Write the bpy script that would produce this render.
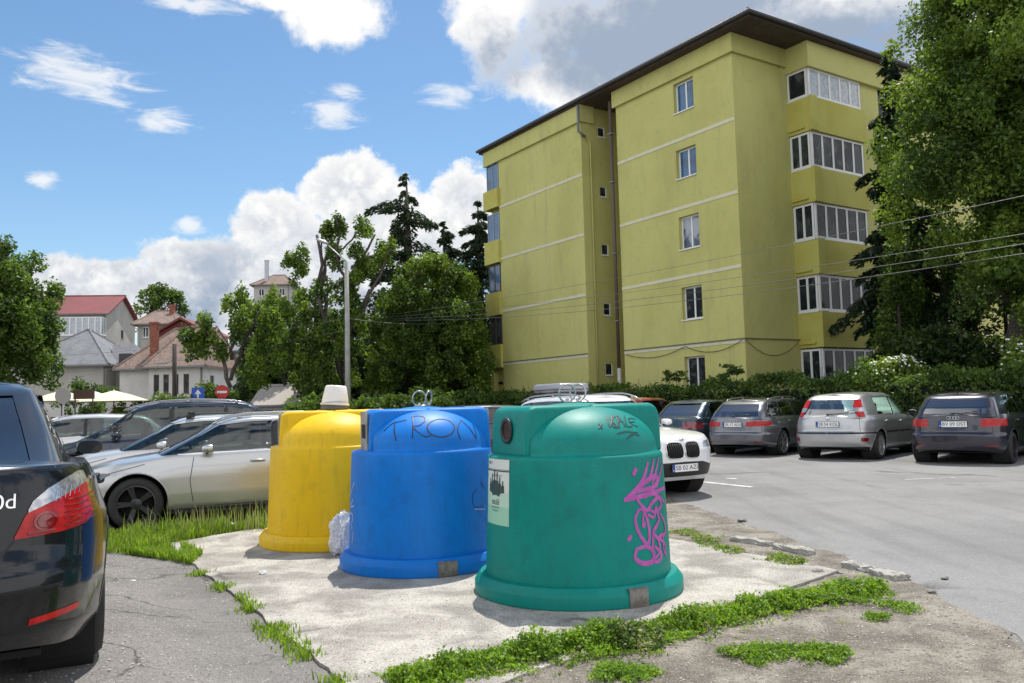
import bpy, bmesh, math, random
import numpy as np
from mathutils import Vector, Matrix
from mathutils.bvhtree import BVHTree

for o in list(bpy.data.objects): bpy.data.objects.remove(o)
SC = bpy.context.scene
COL = SC.collection
R = math.radians
random.seed(7)
RNG = np.random.default_rng(11)

# ------------------------------------------------------------------ camera
F_PX, PIT, ROLL, CAMH = 831.0, R(4.31), R(-1.47), 1.5
cF = np.array([0, math.cos(PIT), math.sin(PIT)])
U0 = np.array([0, -math.sin(PIT), math.cos(PIT)]); R0 = np.array([1., 0, 0])
cR = R0*math.cos(ROLL)+U0*math.sin(ROLL); cU = -R0*math.sin(ROLL)+U0*math.cos(ROLL)
cam = bpy.data.cameras.new('camera'); camo = bpy.data.objects.new('camera', cam); COL.objects.link(camo)
cam.sensor_width = 36.0; cam.lens = 36.0*F_PX/1024.0
cam.clip_start = 0.05; cam.clip_end = 3000
camo.matrix_world = Matrix(((cR[0], cU[0], -cF[0], 0), (cR[1], cU[1], -cF[1], 0), (cR[2], cU[2], -cF[2], CAMH), (0, 0, 0, 1)))
SC.camera = camo

def ray(x, y): return cF+cR*(x-512)/F_PX-cU*(y-341.5)/F_PX
def gp(x, y, z=0.):                       # point where a line of sight meets height z
    d = ray(x, y); t = (z-CAMH)/d[2]; return (d[0]*t, d[1]*t, z)
def at(x, y, Y):                          # point at distance Y
    d = ray(x, y); t = Y/d[1]; return (d[0]*t, Y, CAMH+d[2]*t)

# ------------------------------------------------------------------ light
SUN_AZ, SUN_EL = R(14), R(64)             # azimuth from +Y towards +X
sd = Vector((math.sin(SUN_AZ)*math.cos(SUN_EL), math.cos(SUN_AZ)*math.cos(SUN_EL), math.sin(SUN_EL)))
sun = bpy.data.lights.new('sun', 'SUN'); suno = bpy.data.objects.new('sun', sun); COL.objects.link(suno)
sun.energy = 4.5; sun.angle = R(0.53); sun.color = (1.0, 0.955, 0.88)
suno.rotation_euler = sd.to_track_quat('Z', 'Y').to_euler()
SC.view_settings.view_transform = 'Standard'; SC.view_settings.look = 'None'
SC.view_settings.gamma = 1; SC.view_settings.exposure = 0.14
SC.view_settings.use_curve_mapping = False

class NB:                                 # tiny node-building helper
    def __init__(s, tree): s.t = tree; s.n = tree.nodes; s.l = tree.links
    def node(s, typ, **kw):
        n = s.n.new(typ)
        for k, v in kw.items(): setattr(n, k, v)
        return n
    def put(s, sock, v):
        if hasattr(v, 'is_output') or isinstance(v, bpy.types.NodeSocket): s.l.new(v, sock)
        elif v is not None: sock.default_value = v
    def math(s, op, a, b=None, c=None, clamp=False):
        n = s.node('ShaderNodeMath', operation=op, use_clamp=clamp)
        s.put(n.inputs[0], a)
        if b is not None: s.put(n.inputs[1], b)
        if c is not None: s.put(n.inputs[2], c)
        return n.outputs[0]
    def mix(s, f, a, b, blend='MIX'):
        n = s.node('ShaderNodeMix', data_type='RGBA', blend_type=blend, clamp_factor=True)
        s.put(n.inputs[0], f); s.put(n.inputs[6], a); s.put(n.inputs[7], b); return n.outputs[2]
    def noise(s, vec, scale, detail=4, rough=.55, dist=0.):
        n = s.node('ShaderNodeTexNoise'); s.put(n.inputs['Vector'], vec)
        n.inputs['Scale'].default_value = scale; n.inputs['Detail'].default_value = detail
        n.inputs['Roughness'].default_value = rough; n.inputs['Distortion'].default_value = dist
        return n.outputs[0]
    def ramp(s, v, lo, hi, smooth=True):
        n = s.node('ShaderNodeMapRange'); n.interpolation_type = 'SMOOTHSTEP' if smooth else 'LINEAR'
        s.put(n.inputs[0], v); n.inputs[1].default_value = lo; n.inputs[2].default_value = hi
        return n.outputs[0]

def c4(c): return (c[0], c[1], c[2], 1.0)

W = bpy.data.worlds.new('World'); SC.world = W; W.use_nodes = True
W.node_tree.nodes.clear()
def build_world():
    b = NB(W.node_tree)
    out = b.node('ShaderNodeOutputWorld')
    sky = b.node('ShaderNodeTexSky', sky_type='NISHITA'); sky.sun_disc = False
    sky.sun_elevation = SUN_EL; sky.sun_rotation = SUN_AZ
    sky.air_density = 1.0; sky.dust_density = 0.35; sky.ozone_density = 1.6
    tc = b.node('ShaderNodeTexCoord'); vec = tc.outputs['Generated']
    sp = b.node('ShaderNodeSeparateXYZ'); b.put(sp.inputs[0], vec)
    az = b.math('ARCTAN2', sp.outputs[0], sp.outputs[1])
    el = b.math('ARCSINE', sp.outputs[2])
    n1 = b.noise(vec, 7.0, 9, .62); n2 = b.noise(vec, 22.0, 8, .62); n3 = b.noise(vec, 3.0, 3, .5); n4 = b.noise(vec, 48.0, 6, .6)
    wv = b.node('ShaderNodeMapping'); b.put(wv.inputs[0], vec); wv.inputs['Scale'].default_value = (3.0, 3.0, 11.0)
    wv.inputs['Rotation'].default_value = (0, R(-25), 0)
    nw = b.noise(wv.outputs[0], 6.0, 7, .65, .6)
    def blob(a0, e0, ra, re):
        x = b.math('DIVIDE', b.math('SUBTRACT', az, a0), ra)
        y = b.math('DIVIDE', b.math('SUBTRACT', el, e0), re)
        d = b.math('SQRT', b.math('ADD', b.math('MULTIPLY', x, x), b.math('MULTIPLY', y, y)))
        return b.math('SUBTRACT', 1.0, d)
    def ae(px, py):
        d = ray(px, py); d = d/np.linalg.norm(d); return math.atan2(d[0], d[1]), math.asin(d[2])
    def field(lst):
        f = None
        for px, py, rx, ry in lst:
            a0, e0 = ae(px, py); ra = rx/F_PX*1.0; re = ry/F_PX
            v = blob(a0, e0, ra, re)
            f = v if f is None else b.math('SMOOTH_MAX', f, v, .12)
        return f
    cum = field([(355, 195, 62, 46), (275, 225, 52, 36), (210, 262, 72, 26), (110, 285, 95, 26), (30, 300, 60, 20), (330, 255, 120, 48), (420, 235, 60, 40), (468, 205, 38, 46),
                 (230, 300, 210, 40)])
    top = field([(335, 12, 62, 36), (285, 0, 60, 12), (495, 5, 55, 42), (560, 85, 52, 36), (640, 30, 150, 60), (760, 10, 130, 60), (860, 0, 90, 40), (880, 100, 60, 50), (600, 70, 60, 40),
                 (980, 60, 140, 90)])
    wsp = field([(82, 76, 62, 26), (165, 122, 34, 13), (330, 112, 40, 18), (455, 96, 40, 15), (345, 92, 26, 10), (195, 5, 60, 10), (190, 225, 16, 9), (105, 90, 30, 22), (40, 180, 16, 10)])
    nn = b.math('ADD', b.math('MULTIPLY', b.math('SUBTRACT', n1, .5), 1.5), b.math('ADD', b.math('MULTIPLY', b.math('SUBTRACT', n2, .5), .85), b.math('MULTIPLY', b.math('SUBTRACT', n4, .5), .35)))
    dc = b.ramp(b.math('ADD', cum, nn), -.02, .20)
    dt = b.ramp(b.math('ADD', top, b.math('MULTIPLY', nn, 1.35)), -.12, .42)
    dw = b.math('MULTIPLY', b.ramp(b.math('ADD', wsp, b.math('MULTIPLY', b.math('SUBTRACT', nw, .5), 3.0)), .05, 1.1), .75)
    # bright clouds added out of view, behind and beside the camera, as fill light
    back = b.ramp(b.math('ABSOLUTE', az), .80, 1.25)
    low = b.ramp(el, 1.15, .8)
    dbk = b.math('MULTIPLY', b.ramp(b.math('ADD', n3, b.math('MULTIPLY', nn, .25)), .36, .50), b.math('MULTIPLY', back, low))
    dens = b.math('MAXIMUM', b.math('MAXIMUM', dc, dt), b.math('MAXIMUM', dw, dbk))
    # cloud shade: bright sunlit heads, blue-grey undersides
    e_c = ae(300, 262)[1]
    s1 = b.ramp(b.math('ADD', b.math('SUBTRACT', el, e_c), b.math('MULTIPLY', b.math('SUBTRACT', n1, .5), .30)), -.09, .06)
    gt = field([(680, 35, 190, 75), (610, 45, 90, 50), (830, 60, 150, 70)])
    s2 = b.math('SUBTRACT', 1.0, b.math('MULTIPLY', b.ramp(b.math('ADD', gt, nn), -.15, .55), .95))
    s3 = b.ramp(b.noise(vec, 13.0, 6, .6), .36, .60)
    lowm = b.ramp(el, .30, .22)
    sh = b.math('ADD', b.math('MULTIPLY', lowm, b.math('MAXIMUM', s1, b.math('MULTIPLY', s3, .9))), b.math('MULTIPLY', b.math('SUBTRACT', 1.0, lowm), s2), clamp=True)
    puff = b.math('ADD', b.math('MULTIPLY', b.ramp(n2, .40, .62), .55), b.math('MULTIPLY', b.ramp(n4, .38, .64), .45))
    rim = b.ramp(b.math('ADD', cum, nn), .75, .0)
    sh = b.math('MULTIPLY', sh, b.math('ADD', .45, b.math('MULTIPLY', b.math('MAXIMUM', puff, b.math('MULTIPLY', rim, .9)), .60)), clamp=True)
    ccol = b.mix(sh, (.33, .41, .54, 1), (1.03, 1.02, 1.0, 1))
    ccol = b.mix(b.math('MULTIPLY', back, 1.0), ccol, (1.45, 1.46, 1.5, 1))
    bg1 = b.node('ShaderNodeBackground')
    hsv = b.node('ShaderNodeHueSaturation'); b.put(hsv.inputs['Color'], sky.outputs[0]); hsv.inputs['Saturation'].default_value = 1.15; hsv.inputs['Hue'].default_value = .495
    b.put(bg1.inputs[0], hsv.outputs[0]); bg1.inputs[1].default_value = 0.125
    bg2 = b.node('ShaderNodeBackground'); b.put(bg2.inputs[0], ccol); bg2.inputs[1].default_value = .92
    mx = b.node('ShaderNodeMixShader'); b.put(mx.inputs[0], dens)
    b.l.new(bg1.outputs[0], mx.inputs[1]); b.l.new(bg2.outputs[0], mx.inputs[2]); b.l.new(mx.outputs[0], out.inputs[0])
build_world()

# ------------------------------------------------------------------ materials
MATS = {}
def mat(name, col, rough=.6, metal=0., var=None, bump=None, coat=0., spec=.5, trans=0., space='Object', sss=0.):
    if name in MATS: return MATS[name]
    m = bpy.data.materials.new(name); m.use_nodes = True; t = m.node_tree; b = NB(t)
    p = t.nodes['Principled BSDF']
    p.inputs['Base Color'].default_value = c4(col); p.inputs['Roughness'].default_value = rough
    p.inputs['Metallic'].default_value = metal; p.inputs['Coat Weight'].default_value = coat
    p.inputs['Coat Roughness'].default_value = .03; p.inputs['Specular IOR Level'].default_value = spec
    if var or bump:
        tc = b.node('ShaderNodeTexCoord'); v = tc.outputs[space]
    if var:                                # list of (scale, lo, hi, colour, strength)
        c = c4(col)
        for sc, lo, hi, c2, st in var:
            f = b.math('MULTIPLY', b.ramp(b.noise(v, sc, 6, .6), lo, hi), st)
            c = b.mix(f, c, c4(c2))
        b.put(p.inputs['Base Color'], c)
    if bump:
        bn = b.node('ShaderNodeBump'); bn.inputs['Strength'].default_value = bump[1]; bn.inputs['Distance'].default_value = bump[2] if len(bump) > 2 else .02
        b.put(bn.inputs['Height'], b.noise(v, bump[0], 6, .65)); b.l.new(bn.outputs[0], p.inputs['Normal'])
    MATS[name] = m
    return m
def glass_mat(name, tint, through, rough=.02, ior=1.75):
    m = bpy.data.materials.new(name); m.use_nodes = True; t = m.node_tree; b = NB(t); t.nodes.clear()
    out = b.node('ShaderNodeOutputMaterial')
    tr = b.node('ShaderNodeBsdfTransparent'); tr.inputs[0].default_value = c4([x*through for x in tint])
    gl = b.node('ShaderNodeBsdfGlossy'); gl.inputs[0].default_value = (1, 1, 1, 1); gl.inputs['Roughness'].default_value = rough
    lw = b.node('ShaderNodeFresnel'); lw.inputs[0].default_value = ior
    mx = b.node('ShaderNodeMixShader'); b.l.new(lw.outputs[0], mx.inputs[0]); b.l.new(tr.outputs[0], mx.inputs[1]); b.l.new(gl.outputs[0], mx.inputs[2])
    b.l.new(mx.outputs[0], out.inputs[0]); MATS[name] = m
    return m
def leaf_mat(name, col, rough=.5, trans=.45):
    m = bpy.data.materials.new(name); m.use_nodes = True; t = m.node_tree; b = NB(t)
    p = t.nodes['Principled BSDF']; out = t.nodes['Material Output']
    gi = b.node('ShaderNodeNewGeometry')
    f = gi.outputs['Random Per Island']
    c = b.mix(f, c4([x*.6 for x in col]), c4([min(1, x*1.45) for x in col]))
    b.put(p.inputs['Base Color'], c); p.inputs['Roughness'].default_value = rough; p.inputs['Specular IOR Level'].default_value = .35
    tl = b.node('ShaderNodeBsdfTranslucent'); b.put(tl.inputs[0], b.mix(.5, c, c4((min(.9, col[0]*2.7), min(.9, col[1]*2.6), col[2]*1.0)))) 
    mx = b.node('ShaderNodeMixShader'); mx.inputs[0].default_value = trans
    b.l.new(p.outputs[0], mx.inputs[1]); b.l.new(tl.outputs[0], mx.inputs[2]); b.l.new(mx.outputs[0], out.inputs[0])
    MATS[name] = m
    return m

def ground_mats():
    def base(name, c1, c2, speck, cracks, patch, bumpd):
        m = bpy.data.materials.new(name); m.use_nodes = True; t = m.node_tree; b = NB(t); p = t.nodes['Principled BSDF']
        tc = b.node('ShaderNodeTexCoord'); v = tc.outputs['Object']
        big = b.ramp(b.noise(v, patch, 6, .62, .4), .36, .64)
        c = b.mix(big, c4(c1), c4(c2))
        fine = b.noise(v, 60, 3, .7); c = b.mix(b.math('MULTIPLY', b.ramp(fine, .50, .68), speck), c, c4([x*.42 for x in c1]))
        c = b.mix(b.math('MULTIPLY', b.ramp(b.noise(v, 95, 2, .6), .56, .70), speck*.8), c, c4([min(1, x*1.75) for x in c2]))
        med = b.noise(v, 3.1, 8, .68); c = b.mix(b.math('MULTIPLY', b.ramp(med, .50, .80), .40), c, c4([x*.62 for x in c1]))
        if cracks:
            vo = b.node('ShaderNodeTexVoronoi', feature='DISTANCE_TO_EDGE'); vo.inputs['Scale'].default_value = cracks
            wn = b.node('ShaderNodeTexNoise'); wn.inputs['Scale'].default_value = 1.6; b.put(wn.inputs['Vector'], v); wn.inputs['Detail'].default_value = 6
            mx = b.node('ShaderNodeVectorMath', operation='MULTIPLY_ADD'); b.l.new(wn.outputs[1], mx.inputs[0]); mx.inputs[1].default_value = (1.1, 1.1, 0); b.put(mx.inputs[2], v)
            b.l.new(mx.outputs[0], vo.inputs['Vector'])
            cr = b.ramp(vo.outputs[0], .022, .004)
            cr = b.math('MULTIPLY', cr, b.ramp(b.noise(v, .5, 3), .50, .60))
            c = b.mix(b.math('MULTIPLY', cr, .75), c, c4([x*.3 for x in c1]))
        if name == 'asphalt_road':
            mp = b.node('ShaderNodeMapping'); b.put(mp.inputs[0], v); mp.inputs['Rotation'].default_value = (0, 0, R(-33)); mp.inputs['Scale'].default_value = (2.4, .16, 1)
            c = b.mix(b.math('MULTIPLY', b.ramp(b.noise(mp.outputs[0], 1.0, 5, .6), .48, .66), .30), c, (.12, .118, .115, 1))
            c = b.mix(b.math('MULTIPLY', b.ramp(b.noise(v, .9, 4, .55), .64, .70), .45), c, (.085, .083, .08, 1))
            c = b.mix(b.math('MULTIPLY', b.ramp(b.noise(v, 26, 5, .75), .50, .66), .30), c, (.33, .32, .31, 1))
        b.put(p.inputs['Base Color'], c); p.inputs['Roughness'].default_value = .88; p.inputs['Specular IOR Level'].default_value = .3
        bn = b.node('ShaderNodeBump'); bn.inputs['Strength'].default_value = .7; bn.inputs['Distance'].default_value = bumpd
        b.put(bn.inputs['Height'], b.math('ADD', fine, b.math('MULTIPLY', b.noise(v, 14, 5, .7), .9))); b.l.new(bn.outputs[0], p.inputs['Normal'])
        MATS[name] = m
        return m
    base('asphalt_coarse', (.155, .147, .138), (.24, .225, .208), .95, .9, .55, .012)
    base('asphalt_road', (.20, .197, .192), (.255, .25, .244), .55, .10, .45, .006)
    base('pad_concrete', (.27, .25, .22), (.52, .49, .43), .75, .45, 1.9, .014)
    base('dirt', (.15, .13, .105), (.33, .295, .245), .8, 0, 2.2, .025)
    base('soil', (.10, .085, .06), (.16, .13, .09), .5, 0, 2.0, .02)
    base('kerb_concrete', (.38, .36, .32), (.48, .46, .42), .4, 0, 3.0, .008)
ground_mats()
GLASS = glass_mat('car_glass', (.75, .95, .9), .42)
GLASS_R = glass_mat('car_glass_reflective', (.75, .95, 1.), .30, .02, 2.9)
GLASS_D = glass_mat('car_glass_dark', (.8, .95, .95), .22)
LENS = glass_mat('clear_lens', (.95, .97, 1.), .85)

RUBBER = mat('rubber', (.018, .018, .018), .75, var=[(20, .4, .7, (.035, .033, .03), .7)])
BLACKP = mat('black_trim', (.015, .015, .016), .45, var=[(30, .4, .7, (.03, .03, .03), .5)])
CHROME = mat('chrome', (.75, .75, .76), .12, 1.0)
STEEL = mat('galvanised_steel', (.42, .43, .44), .42, .8, var=[(14, .4, .65, (.25, .24, .22), .6)])
WELL = mat('wheel_well_dark', (.01, .01, .01), .9)
SEATM = mat('seat_fabric', (.03, .031, .034), .85)
PLATEW = mat('plate_white', (.78, .78, .76), .35, var=[(9, .45, .7, (.6, .58, .54), .5)])
PLATEB = mat('plate_blue', (.01, .05, .35), .4)
INK = mat('black_ink', (.012, .012, .014), .5)
REDLENS = mat('red_lens', (.42, .004, .006), .25, coat=.25, spec=.3, var=[(40, .45, .6, (.22, .002, .003), .6), (9, .45, .6, (.60, .02, .015), .5)])
DREDLENS = mat('dark_red_lens', (.20, .006, .008), .12, coat=1.0)
CLRLENS = mat('silver_lens', (.55, .55, .57), .16, .55, coat=1.0, var=[(35, .4, .6, (.25, .25, .27), .7)])
ORANGE = mat('amber_lens', (.7, .2, .03), .2, coat=1.0)

# ------------------------------------------------------------------ object helpers
def link(o, parent=None):
    COL.objects.link(o)
    if parent is not None: o.parent = parent
    return o
def tag(o, label=None, cat=None, group=None, kind=None):
    if label: o['label'] = label
    if cat: o['category'] = cat
    if group: o['group'] = group
    if kind: o['kind'] = kind
    return o
def empty(name, loc=(0, 0, 0), rz=0., label=None, cat=None, group=None):
    o = bpy.data.objects.new(name, None); o.empty_display_size = .2; COL.objects.link(o)
    o.location = loc; o.rotation_euler = (0, 0, rz); return tag(o, label, cat, group)
def mesh_obj(name, V, F, mats, parent=None, smooth=False, midx=None):
    me = bpy.data.meshes.new(name); me.from_pydata([tuple(map(float, v)) for v in V], [], [tuple(map(int, f)) for f in F])
    for m in (mats if isinstance(mats, (list, tuple)) else [mats]): me.materials.append(m)
    if midx is not None: me.polygons.foreach_set('material_index', np.asarray(midx, dtype=np.int32))
    if smooth: me.polygons.foreach_set('use_smooth', [True]*len(me.polygons))
    me.update(); o = bpy.data.objects.new(name, me); return link(o, parent)
class MB:                                  # collects shapes, links them as one mesh
    def __init__(s): s.V = []; s.F = []; s.M = []; s.mi = 0
    def add(s, V, F):
        n = len(s.V); s.V += [tuple(map(float, v)) for v in V]; s.F += [tuple(int(i)+n for i in f) for f in F]; s.M += [s.mi]*len(F); return s
    def box(s, x0, x1, y0, y1, z0, z1, M=None):
        V = [(x0, y0, z0), (x1, y0, z0), (x1, y1, z0), (x0, y1, z0), (x0, y0, z1), (x1, y0, z1), (x1, y1, z1), (x0, y1, z1)]
        if M is not None: V = [tuple(M @ Vector(v)) for v in V]
        return s.add(V, [(0, 3, 2, 1), (4, 5, 6, 7), (0, 1, 5, 4), (1, 2, 6, 5), (2, 3, 7, 6), (3, 0, 4, 7)])
    def tube(s, pts, r, n=8, closed=False, cap=True):
        pts = [Vector(p) for p in pts]; m = len(pts); rr = r if isinstance(r, (list, tuple)) else [r]*m
        V = []; up = Vector((0, 0, 1)); prev = None
        for i, p in enumerate(pts):
            a = pts[(i-1) % m] if (closed or i > 0) else p; c = pts[(i+1) % m] if (closed or i < m-1) else p
            t = (c-a).normalized()
            if prev is None:
                u = t.cross(up)
                if u.length < 1e-3: u = t.cross(Vector((1, 0, 0)))
            else: u = prev-t*prev.dot(t)
            u.normalize(); prev = u; w = t.cross(u)
            V += [p+(u*math.cos(2*math.pi*k/n)+w*math.sin(2*math.pi*k/n))*rr[i] for k in range(n)]
        F = []
        for i in range(m if closed else m-1):
            j = (i+1) % m
            F += [(i*n+k, i*n+(k+1) % n, j*n+(k+1) % n, j*n+k) for k in range(n)]
        if cap and not closed: F += [tuple(range(n-1, -1, -1)), tuple((m-1)*n+k for k in range(n))]
        return s.add(V, F)
    def lathe(s, prof, n=32, M=None, cap=True):   # prof (r,z) around z
        V = [(r*math.cos(2*math.pi*k/n), r*math.sin(2*math.pi*k/n), z) for r, z in prof for k in range(n)]
        if M is not None: V = [tuple(M @ Vector(v)) for v in V]
        F = [(i*n+k, i*n+(k+1) % n, (i+1)*n+(k+1) % n, (i+1)*n+k) for i in range(len(prof)-1) for k in range(n)]
        if cap: F += [tuple(range(n-1, -1, -1)), tuple((len(prof)-1)*n+k for k in range(n))]
        return s.add(V, F)
    def prism(s, poly, h0, h1, M=None):           # poly xy, extruded in z
        n = len(poly); V = [(x, y, h0) for x, y in poly]+[(x, y, h1) for x, y in poly]
        if M is not None: V = [tuple(M @ Vector(v)) for v in V]
        return s.add(V, [tuple(range(n-1, -1, -1)), tuple(range(n, 2*n))]+[(i, (i+1) % n, n+(i+1) % n, n+i) for i in range(n)])
    def build(s, name, m, parent=None, smooth=False, bevel=0.):
        o = mesh_obj(name, s.V, s.F, m, parent, smooth, s.M if isinstance(m, (list, tuple)) else None)
        if bevel:
            md = o.modifiers.new('bevel', 'BEVEL'); md.width = bevel; md.segments = 3; md.limit_method = 'ANGLE'; md.angle_limit = R(35)
        if smooth == 'auto': autosmooth(o)
        return o
def autosmooth(o, ang=35):
    me = o.data; bm = bmesh.new(); bm.from_mesh(me)
    for f in bm.faces: f.smooth = True
    for e in bm.edges:
        if len(e.link_faces) == 2 and e.calc_face_angle(0) > R(ang): e.smooth = False
    bm.to_mesh(me); bm.free()
def text_mesh(body, size=1.):                 # flat text as vertices and faces in xy, centred
    cu = bpy.data.curves.new('lettering', 'FONT'); cu.body = body; cu.size = size; cu.align_x = 'CENTER'; cu.align_y = 'CENTER'
    o = bpy.data.objects.new('lettering', cu); COL.objects.link(o)
    dg = bpy.context.evaluated_depsgraph_get(); me = bpy.data.meshes.new_from_object(o.evaluated_get(dg))
    V = [tuple(v.co) for v in me.vertices]; F = [tuple(p.vertices) for p in me.polygons]
    bpy.data.objects.remove(o); bpy.data.meshes.remove(me); bpy.data.curves.remove(cu)
    return V, F

# ------------------------------------------------------------------ ground
PADL = (np.array([-3.98, 9.61]), np.array([-.99, 4.68]))
def sstep(a, b, x):
    t = np.clip((x-a)/(b-a), 0, 1); return t*t*(3-2*t)
def hz(x, y):                                 # the lay-by rises gently to the left of the pad
    d = PADL[1]-PADL[0]; d = d/np.linalg.norm(d); n = np.array([d[1], -d[0]])
    s = (x-PADL[0][0])*n[0]+(y-PADL[0][1])*n[1]
    return .20*sstep(.15, 1.15, s)*(1-.75*sstep(5.6, 9.0, y))
def axis(lo, hi, a, b, step, n):
    return np.concatenate([np.linspace(lo, a, n, endpoint=False), np.arange(a, b, step), np.linspace(b, hi, n)])
xs = np.unique(np.concatenate([[-900, -400, -200, -100, -60], np.arange(-40, -10, 4), np.arange(-10, 0.5, .2), np.arange(.5, 8, 1), [10, 20, 40, 80, 160, 400, 900]]))
ys = np.unique(np.concatenate([[-60, -20, -8, -3], np.arange(0, 12, .2), np.arange(12, 30, 2), [40, 60, 90, 150, 300, 700, 1500]]))
V = [(x, y, hz(x, y)) for y in ys for x in xs]; nx = len(xs)
Fc = [(j*nx+i, j*nx+i+1, (j+1)*nx+i+1, (j+1)*nx+i) for j in range(len(ys)-1) for i in range(nx-1)]
tag(mesh_obj('ground', V, Fc, MATS['asphalt_coarse'], smooth=True), kind='structure')

def rough_edge(poly, step=.12, amp=.04, seed=1, skip=()):
    rg = random.Random(seed); out = []
    n = len(poly)
    for i in range(n):
        a = np.array(poly[i]); c = np.array(poly[(i+1) % n]); L = np.linalg.norm(c-a)
        if L > 25: out.append(tuple(a)); continue
        k = max(1, int(L/step)); nn_ = np.array([-(c-a)[1], (c-a)[0]])/L; off = 0
        for q in range(k):
            off = off*.7+rg.uniform(-amp, amp); out.append(tuple(a+(c-a)*q/k+nn_*off))
    return out
def sheet(name, poly, z, m, thick=0., kind='structure', edge=.04, seed=1, sub=True, label=None):
    P = rough_edge(poly, .12, edge, seed)
    bm = bmesh.new(); vs = [bm.verts.new((x, y, z)) for x, y in P]; f = bm.faces.new(vs)
    if f.normal.z < 0: f.normal_flip()
    f.normal_update()
    if f.normal.z < 0: f.normal_flip()
    if thick:
        r = bmesh.ops.extrude_face_region(bm, geom=[f]); 
        for v in [g for g in r['geom'] if isinstance(g, bmesh.types.BMVert)]: v.co.z -= thick
        bmesh.ops.recalc_face_normals(bm, faces=bm.faces)
    bmesh.ops.triangulate(bm, faces=[q for q in bm.faces if len(q.verts) > 4])
    me = bpy.data.meshes.new(name); bm.to_mesh(me); bm.free(); me.materials.append(m)
    o = link(bpy.data.objects.new(name, me)); return tag(o, kind=kind)
ROAD_EDGE = [(2.35, 2.2), (2.75, 4.0), (3.02, 5.15), (3.13, 6.86), (2.98, 8.2), (2.77, 9.6), (2.34, 12.9), (1.6, 16), (-1.2, 22), (-8.5, 32)]
sheet('road', ROAD_EDGE+[(-45, 95), (160, 95), (160, -5), (2.0, -5)], .004, MATS['asphalt_road'], edge=.035, seed=3)
VERGE = [(-.62, 4.30), (.9, 5.45), (2.75, 7.12), (1.65, 9.05), (.6, 10.15), (1.3, 12.9), (2.33, 13.0), (2.76, 9.6), (2.96, 8.2), (3.11, 6.86), (3.0, 5.15), (2.73, 4.0), (2.33, 2.2), (0.2, 2.2), (-.55, 3.6)]
sheet('dirt_verge', VERGE, .008, MATS['dirt'], edge=.05, seed=5)
PAD = [(-3.98, 9.61), (-2.5, 7.2), (-.99, 4.68), (-.62, 4.1), (.9, 5.5), (2.72, 7.2), (1.68, 9.0), (.55, 10.2), (-1.5, 10.45), (-3.35, 10.55)]
sheet('concrete_pad', PAD, .022, MATS['pad_concrete'], thick=.06, edge=.018, seed=8)
BED = [(-5.4, 10.0), (-4.3, 8.9), (-3.45, 8.75), (-4.02, 9.62), (-3.37, 10.58), (-1.5, 10.48), (.5, 10.25), (1.2, 12.6), (-1.0, 12.6), (-3.0, 12.0), (-5.2, 11.1)]
sheet('planting_bed', BED, .012, MATS['soil'], edge=.05, seed=9)
# painted parking lines
pl = MB()
def paint(x0, y0, x1, y1, w):
    d = Vector((x1-x0, y1-y0, 0)).normalized(); n = Vector((-d.y, d.x, 0))*w/2
    pl.add([(x0-n.x, y0-n.y, .009), (x1-n.x, y1-n.y, .009), (x1+n.x, y1+n.y, .009), (x0+n.x, y0+n.y, .009)], [(0, 1, 2, 3)])
a = gp(700, 482); c = gp(752, 487.5); paint(a[0], a[1], c[0], c[1], .11)
a = gp(726, 478.6); c = gp(737, 479.2); paint(a[0], a[1], c[0], c[1], .10)
a = gp(905, 480); c = gp(955, 478); paint(a[0], a[1], c[0], c[1], .05)
tag(pl.build('road_marking', mat('road_paint', (.72, .71, .68), .7, var=[(9, .45, .62, (.3, .29, .28), .8)])), kind='structure')

# ------------------------------------------------------------------ foliage tools
def leaves(C, Nrm, S, mats, name, parent=None, midx=None, aspect=.55, up=None):
    """C centres, Nrm normals, S sizes -> pointed leaf quads, one mesh"""
    n = len(C); a = RNG.normal(size=(n, 3)); a -= (a*Nrm).sum(1, keepdims=True)*Nrm
    a /= np.linalg.norm(a, axis=1, keepdims=True)+1e-9
    if up is not None:
        a = up-(up*Nrm).sum(1, keepdims=True)*Nrm; a /= np.linalg.norm(a, axis=1, keepdims=True)+1e-9
    bb = np.cross(Nrm, a); S = S[:, None]
    fold = Nrm*S*.18
    V = np.stack([C-a*S, C+bb*S*aspect+fold, C+a*S, C-bb*S*aspect+fold], 1).reshape(-1, 3)
    me = bpy.data.meshes.new(name)
    me.vertices.add(4*n); me.vertices.foreach_set('co', V.ravel().astype(np.float32))
    me.loops.add(4*n); me.loops.foreach_set('vertex_index', np.arange(4*n, dtype=np.int32))
    me.polygons.add(n); me.polygons.foreach_set('loop_start', np.arange(0, 4*n, 4, dtype=np.int32)); me.polygons.foreach_set('loop_total', np.full(n, 4, dtype=np.int32))
    for m in mats: me.materials.append(m)
    if midx is not None: me.polygons.foreach_set('material_index', midx.astype(np.int32))
    me.update(calc_edges=True)
    return link(bpy.data.objects.new(name, me), parent)
def unitv(n):
    v = RNG.normal(size=(n, 3)); return v/np.linalg.norm(v, axis=1, keepdims=True)
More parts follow.
